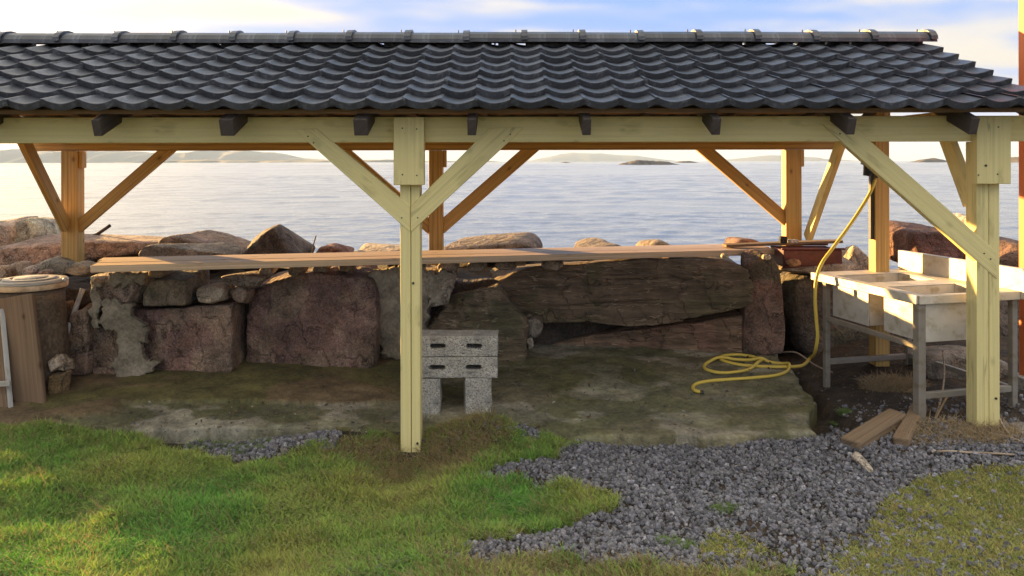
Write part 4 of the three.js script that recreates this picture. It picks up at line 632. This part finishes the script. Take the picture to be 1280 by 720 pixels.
{
  const R = rng(4242), mats = [], cols = [], m4 = new THREE.Matrix4(), q = new THREE.Quaternion(), e = new THREE.Euler(), c = new THREE.Color();
  const N = 120000;
  for (let i = 0; i < N; i++) {
    const x = lerp(-2.2, 3.8, R()), Z = lerp(2.3, 4.75, R()); if (x < -0.7 && !(x > -1.75 && x < -0.9 && Z > 3.98 && Z < 4.4)) continue;
    if (inSlab(x, Z) || (x < 1.75 && Z > 4.27 + 0.03 * noise3(x * 11, 3, 3))) continue;
    const L = lawnK(x, Z), r = rightK(x, Z); if (L && R() < 0.94) continue; if (r && R() < 0.45 + 0.4 * sstep(1.1, 2.0, x)) continue;
    if (x > 1.7 && R() < 0.88 * sstep(4.0, 4.3, Z + 0.12 * noise3(x * 5, Z * 5, 2))) continue; if (Z > 4.4 && R() < sstep(4.4, 4.75, Z)) continue;
    const s = (0.0035 + 0.0095 * Math.pow(R(), 2.2));
    q.setFromEuler(e.set(R() * 6.28, R() * 6.28, R() * 6.28)); m4.compose(V(x, H(x, Z) + s * (0.1 + 0.9 * R()), -Z), q, V(s * (0.8 + 0.6 * R()), s * (0.6 + 0.4 * R()), s * (0.8 + 0.4 * R()))); mats.push(m4.clone());
    const t = R(), k = t > 0.982 ? 0.7 : t > 0.9 ? 0.42 : lerp(0.16, 0.48, R()); cols.push(c.setRGB(k * 0.98, k * (0.97 + 0.05 * R()), k * (1.03 + 0.12 * R())).clone());
  }
  const g = new THREE.IcosahedronGeometry(1, 1), p = g.attributes.position; for (let i = 0; i < p.count; i++) { const x = p.getX(i), y = p.getY(i), z = p.getZ(i), s = 1 + 0.45 * noise3(x * 1.7 + 3, y * 1.7, z * 1.7); p.setXYZ(i, x * s, y * s, z * s); } g.computeVertexNormals();
  const im = shadows(new THREE.InstancedMesh(g, M.stone, mats.length)); mats.forEach((m, i) => { im.setMatrixAt(i, m); im.setColorAt(i, cols[i]); });
  im.name = 'gravel'; im.userData = { kind: 'stuff', label: 'blue grey crushed stone gravel beside the concrete floor', category: 'gravel' }; scene.add(im);
}
{ // leaf and chip litter on floor and soil
  const R = rng(777), L = []; const m4 = new THREE.Matrix4(), q = new THREE.Quaternion(), e = new THREE.Euler(), c = new THREE.Color();
  for (let i = 0; i < 2600; i++) { const x = lerp(-3.3, 3.0, R()), Z = lerp(4.25, 5.6, R()); if (Z > wallZ(x) - 0.02 || (x > 1.0 && x < 1.75 && Z < 4.6) || R() < 0.5 * sstep(-0.6, 0.4, x) * sstep(1.9, 1.7, x)) continue; const y = x < 1.78 ? slabTop(x, Z) + 0.012 * fbm(x * 2.5, Z * 2.5, 3, 4) + 0.012 : H(x, Z) + 0.004; L.push([x, y, Z]); }
  const g = new THREE.IcosahedronGeometry(1, 0), im = shadows(new THREE.InstancedMesh(g, M.stone, L.length));
  L.forEach(([x, y, Z], i) => { const s = 0.0025 + 0.006 * R() ** 3; m4.compose(V(x, y, -Z), q.setFromEuler(e.set(R() * 0.6, R() * 6.28, R() * 0.6)), V(s * (1 + 1.5 * R()), s * 0.5, s)); im.setMatrixAt(i, m4); const t = R(), k = 0.5 + R(); im.setColorAt(i, t > 0.95 ? c.setRGB(0.6, 0.57, 0.5) : t > 0.5 ? c.setRGB(0.25 * k, 0.17 * k, 0.09 * k) : c.setRGB(0.2 * k, 0.19 * k, 0.17 * k)); });
  im.name = 'floor_litter'; im.userData = { kind: 'stuff', label: 'scattered chips and leaf crumbs on the concrete floor and soil', category: 'litter' }; scene.add(im);
}
function tuft(seed, n, hgt, spread, wid, bend) {
  const R = rng(seed), pos = [], nor = [], idx = [];
  for (let b = 0; b < n; b++) {
    const a = R() * 6.283, r = spread * Math.sqrt(R()), x = Math.cos(a) * r, z = Math.sin(a) * r, h = hgt * (0.55 + 0.6 * R()), w = wid * (0.7 + 0.6 * R()), fa = R() * 6.283, fx = Math.cos(fa), fz = Math.sin(fa), la = R() * 6.283, l = bend * h * (0.3 + R()), lx = Math.cos(la) * l, lz = Math.sin(la) * l, i0 = pos.length / 3;
    for (const [t, k] of [[0, 1], [0.5, 0.85], [0.85, 0.5]]) { const cx = x + lx * t * t, cz = z + lz * t * t, y = h * t * (1 - 0.25 * bend * t); pos.push(cx - fx * w * k, y, cz - fz * w * k, cx + fx * w * k, y, cz + fz * w * k); }
    pos.push(x + lx, h * (1 - 0.3 * bend), z + lz); idx.push(i0, i0 + 1, i0 + 2, i0 + 1, i0 + 3, i0 + 2, i0 + 2, i0 + 3, i0 + 4, i0 + 3, i0 + 5, i0 + 4, i0 + 4, i0 + 5, i0 + 6);
  }
  const g = new THREE.BufferGeometry(); g.setAttribute('position', new THREE.Float32BufferAttribute(pos, 3)); g.setIndex(idx); g.computeVertexNormals(); return g;
}
function cover(name, label, geo, list) {
  const im = shadows(new THREE.InstancedMesh(geo, M.grass, list.length)), m4 = new THREE.Matrix4(), q = new THREE.Quaternion(), e = new THREE.Euler(), c = new THREE.Color();
  list.forEach(([x, Z, s, hs, tilt, turn, r, g, b], i) => { m4.compose(V(x, H(x, Z) - 0.004, -Z), q.setFromEuler(e.set(tilt, turn, tilt * 0.6)), V(s, s * hs, s)); im.setMatrixAt(i, m4); im.setColorAt(i, c.setRGB(r, g, b)); });
  im.name = numbered(name); im.userData = { kind: 'stuff', label, category: 'grass' }; scene.add(im);
}
{
  const R = rng(999), lawn = [], dry = [], right = [];
  for (let i = 0; i < 150000; i++) {
    const x = lerp(-4.6, 1.3, R()), Z = lerp(2.2, 4.9, R()); if (!lawnK(x, Z)) continue;
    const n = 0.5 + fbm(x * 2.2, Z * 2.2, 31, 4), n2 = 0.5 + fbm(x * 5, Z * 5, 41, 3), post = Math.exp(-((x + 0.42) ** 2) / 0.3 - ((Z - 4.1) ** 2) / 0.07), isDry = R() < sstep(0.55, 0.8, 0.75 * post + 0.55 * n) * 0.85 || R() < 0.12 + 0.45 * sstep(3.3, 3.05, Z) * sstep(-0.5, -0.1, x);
    if (Z < 3.2 && x > -0.5 && R() < 0.3) continue; if (Math.abs(x + 0.526) < 0.06 && Z > 4.07 && Z < 4.3) continue;
    const v = 0.7 + 0.6 * R(), hump = 0.7 + 0.7 * n2;
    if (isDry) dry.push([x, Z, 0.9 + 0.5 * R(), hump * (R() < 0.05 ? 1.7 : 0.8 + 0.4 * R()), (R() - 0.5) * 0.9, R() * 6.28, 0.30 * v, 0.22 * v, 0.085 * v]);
    else { const t = clamp(n + (R() - 0.5) * 0.5); lawn.push([x, Z, 0.9 + 0.5 * R(), hump * (0.75 + 0.4 * R()), (R() - 0.5) * 0.5, R() * 6.28, lerp(0.135, 0.35, t) * v, lerp(0.34, 0.37, t) * v, lerp(0.035, 0.065, t) * v]); }
  }
  for (const [px, py, rr] of [[262, 556, 0.10], [314, 560, 0.10], [405, 562, 0.08], [835, 547, 0.06], [905, 640, 0.05], [845, 683, 0.06], [1035, 520, 0.04]]) { const c = groundAt(px, py); for (let i = 0; i < 130; i++) { const a = R() * 6.28, r = rr * 1.2 * Math.sqrt(R()), v = 0.7 + 0.5 * R(); lawn.push([c.x + Math.cos(a) * r, -c.z + Math.sin(a) * r * 0.6, 0.8 + 0.3 * R(), 0.7, 0, R() * 6.28, 0.15 * v, 0.23 * v, 0.04 * v]); } }
  for (let i = 0; i < 120000; i++) {
    const x = lerp(0.2, 5, R()), Z = lerp(2.2, 4.5, R()); if (!rightK(x, Z)) continue;
    const n = 0.5 + fbm(x * 2.6 + 9, Z * 3.2, 51, 4), dens = sstep(0.34, 0.62, n + 0.32 * sstep(1.1, 2.0, x)); if (R() > dens) continue;
    const v = 0.7 + 0.6 * R(), t = R() < 0.35 ? 1 : 0.35 * R(); right.push([x, Z, 0.8 + 0.4 * R(), 0.55 + 0.4 * n, (R() - 0.5) * 0.7, R() * 6.28, lerp(0.27, 0.46, t) * v, lerp(0.33, 0.36, t) * v, lerp(0.055, 0.12, t) * v]);
  }
  // dry tussocks round the post foot and under the sink
  const straw = []; for (const [px, py, rr, n] of [[1118, 484, 0.13, 500], [1190, 540, 0.22, 420], [1245, 548, 0.12, 240], [1100, 480, 0.08, 200]]) { const c = groundAt(px, py); for (let i = 0; i < n; i++) { const a = R() * 6.28, r = rr * Math.sqrt(R()), v = 0.7 + 0.5 * R(); straw.push([c.x + Math.cos(a) * r * 1.3, -c.z + Math.sin(a) * r * 0.6, 0.9 + 0.5 * R(), 0.8, (R() - 0.5) * 1.8, R() * 6.28, 0.36 * v, 0.26 * v, 0.13 * v]); } }
  cover('lawn_grass', 'green lawn grass on the left, before the concrete floor', tuft(1, 7, 0.042, 0.017, 0.0016, 0.8), lawn);
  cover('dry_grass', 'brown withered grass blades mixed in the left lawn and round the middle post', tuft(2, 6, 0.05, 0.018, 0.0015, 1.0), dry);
  cover('sparse_grass', 'thin olive grass growing through the gravel at the right', tuft(3, 6, 0.036, 0.018, 0.0015, 0.8), right);
  cover('straw', 'pale dead straw lying round the right post and sink legs', tuft(4, 7, 0.042, 0.024, 0.0014, 1.4), straw);
}
scene.fog = new THREE.FogExp2(new THREE.Color().setRGB(0.52, 0.70, 1.0), 6.5e-5);
renderer.render(scene, camera);
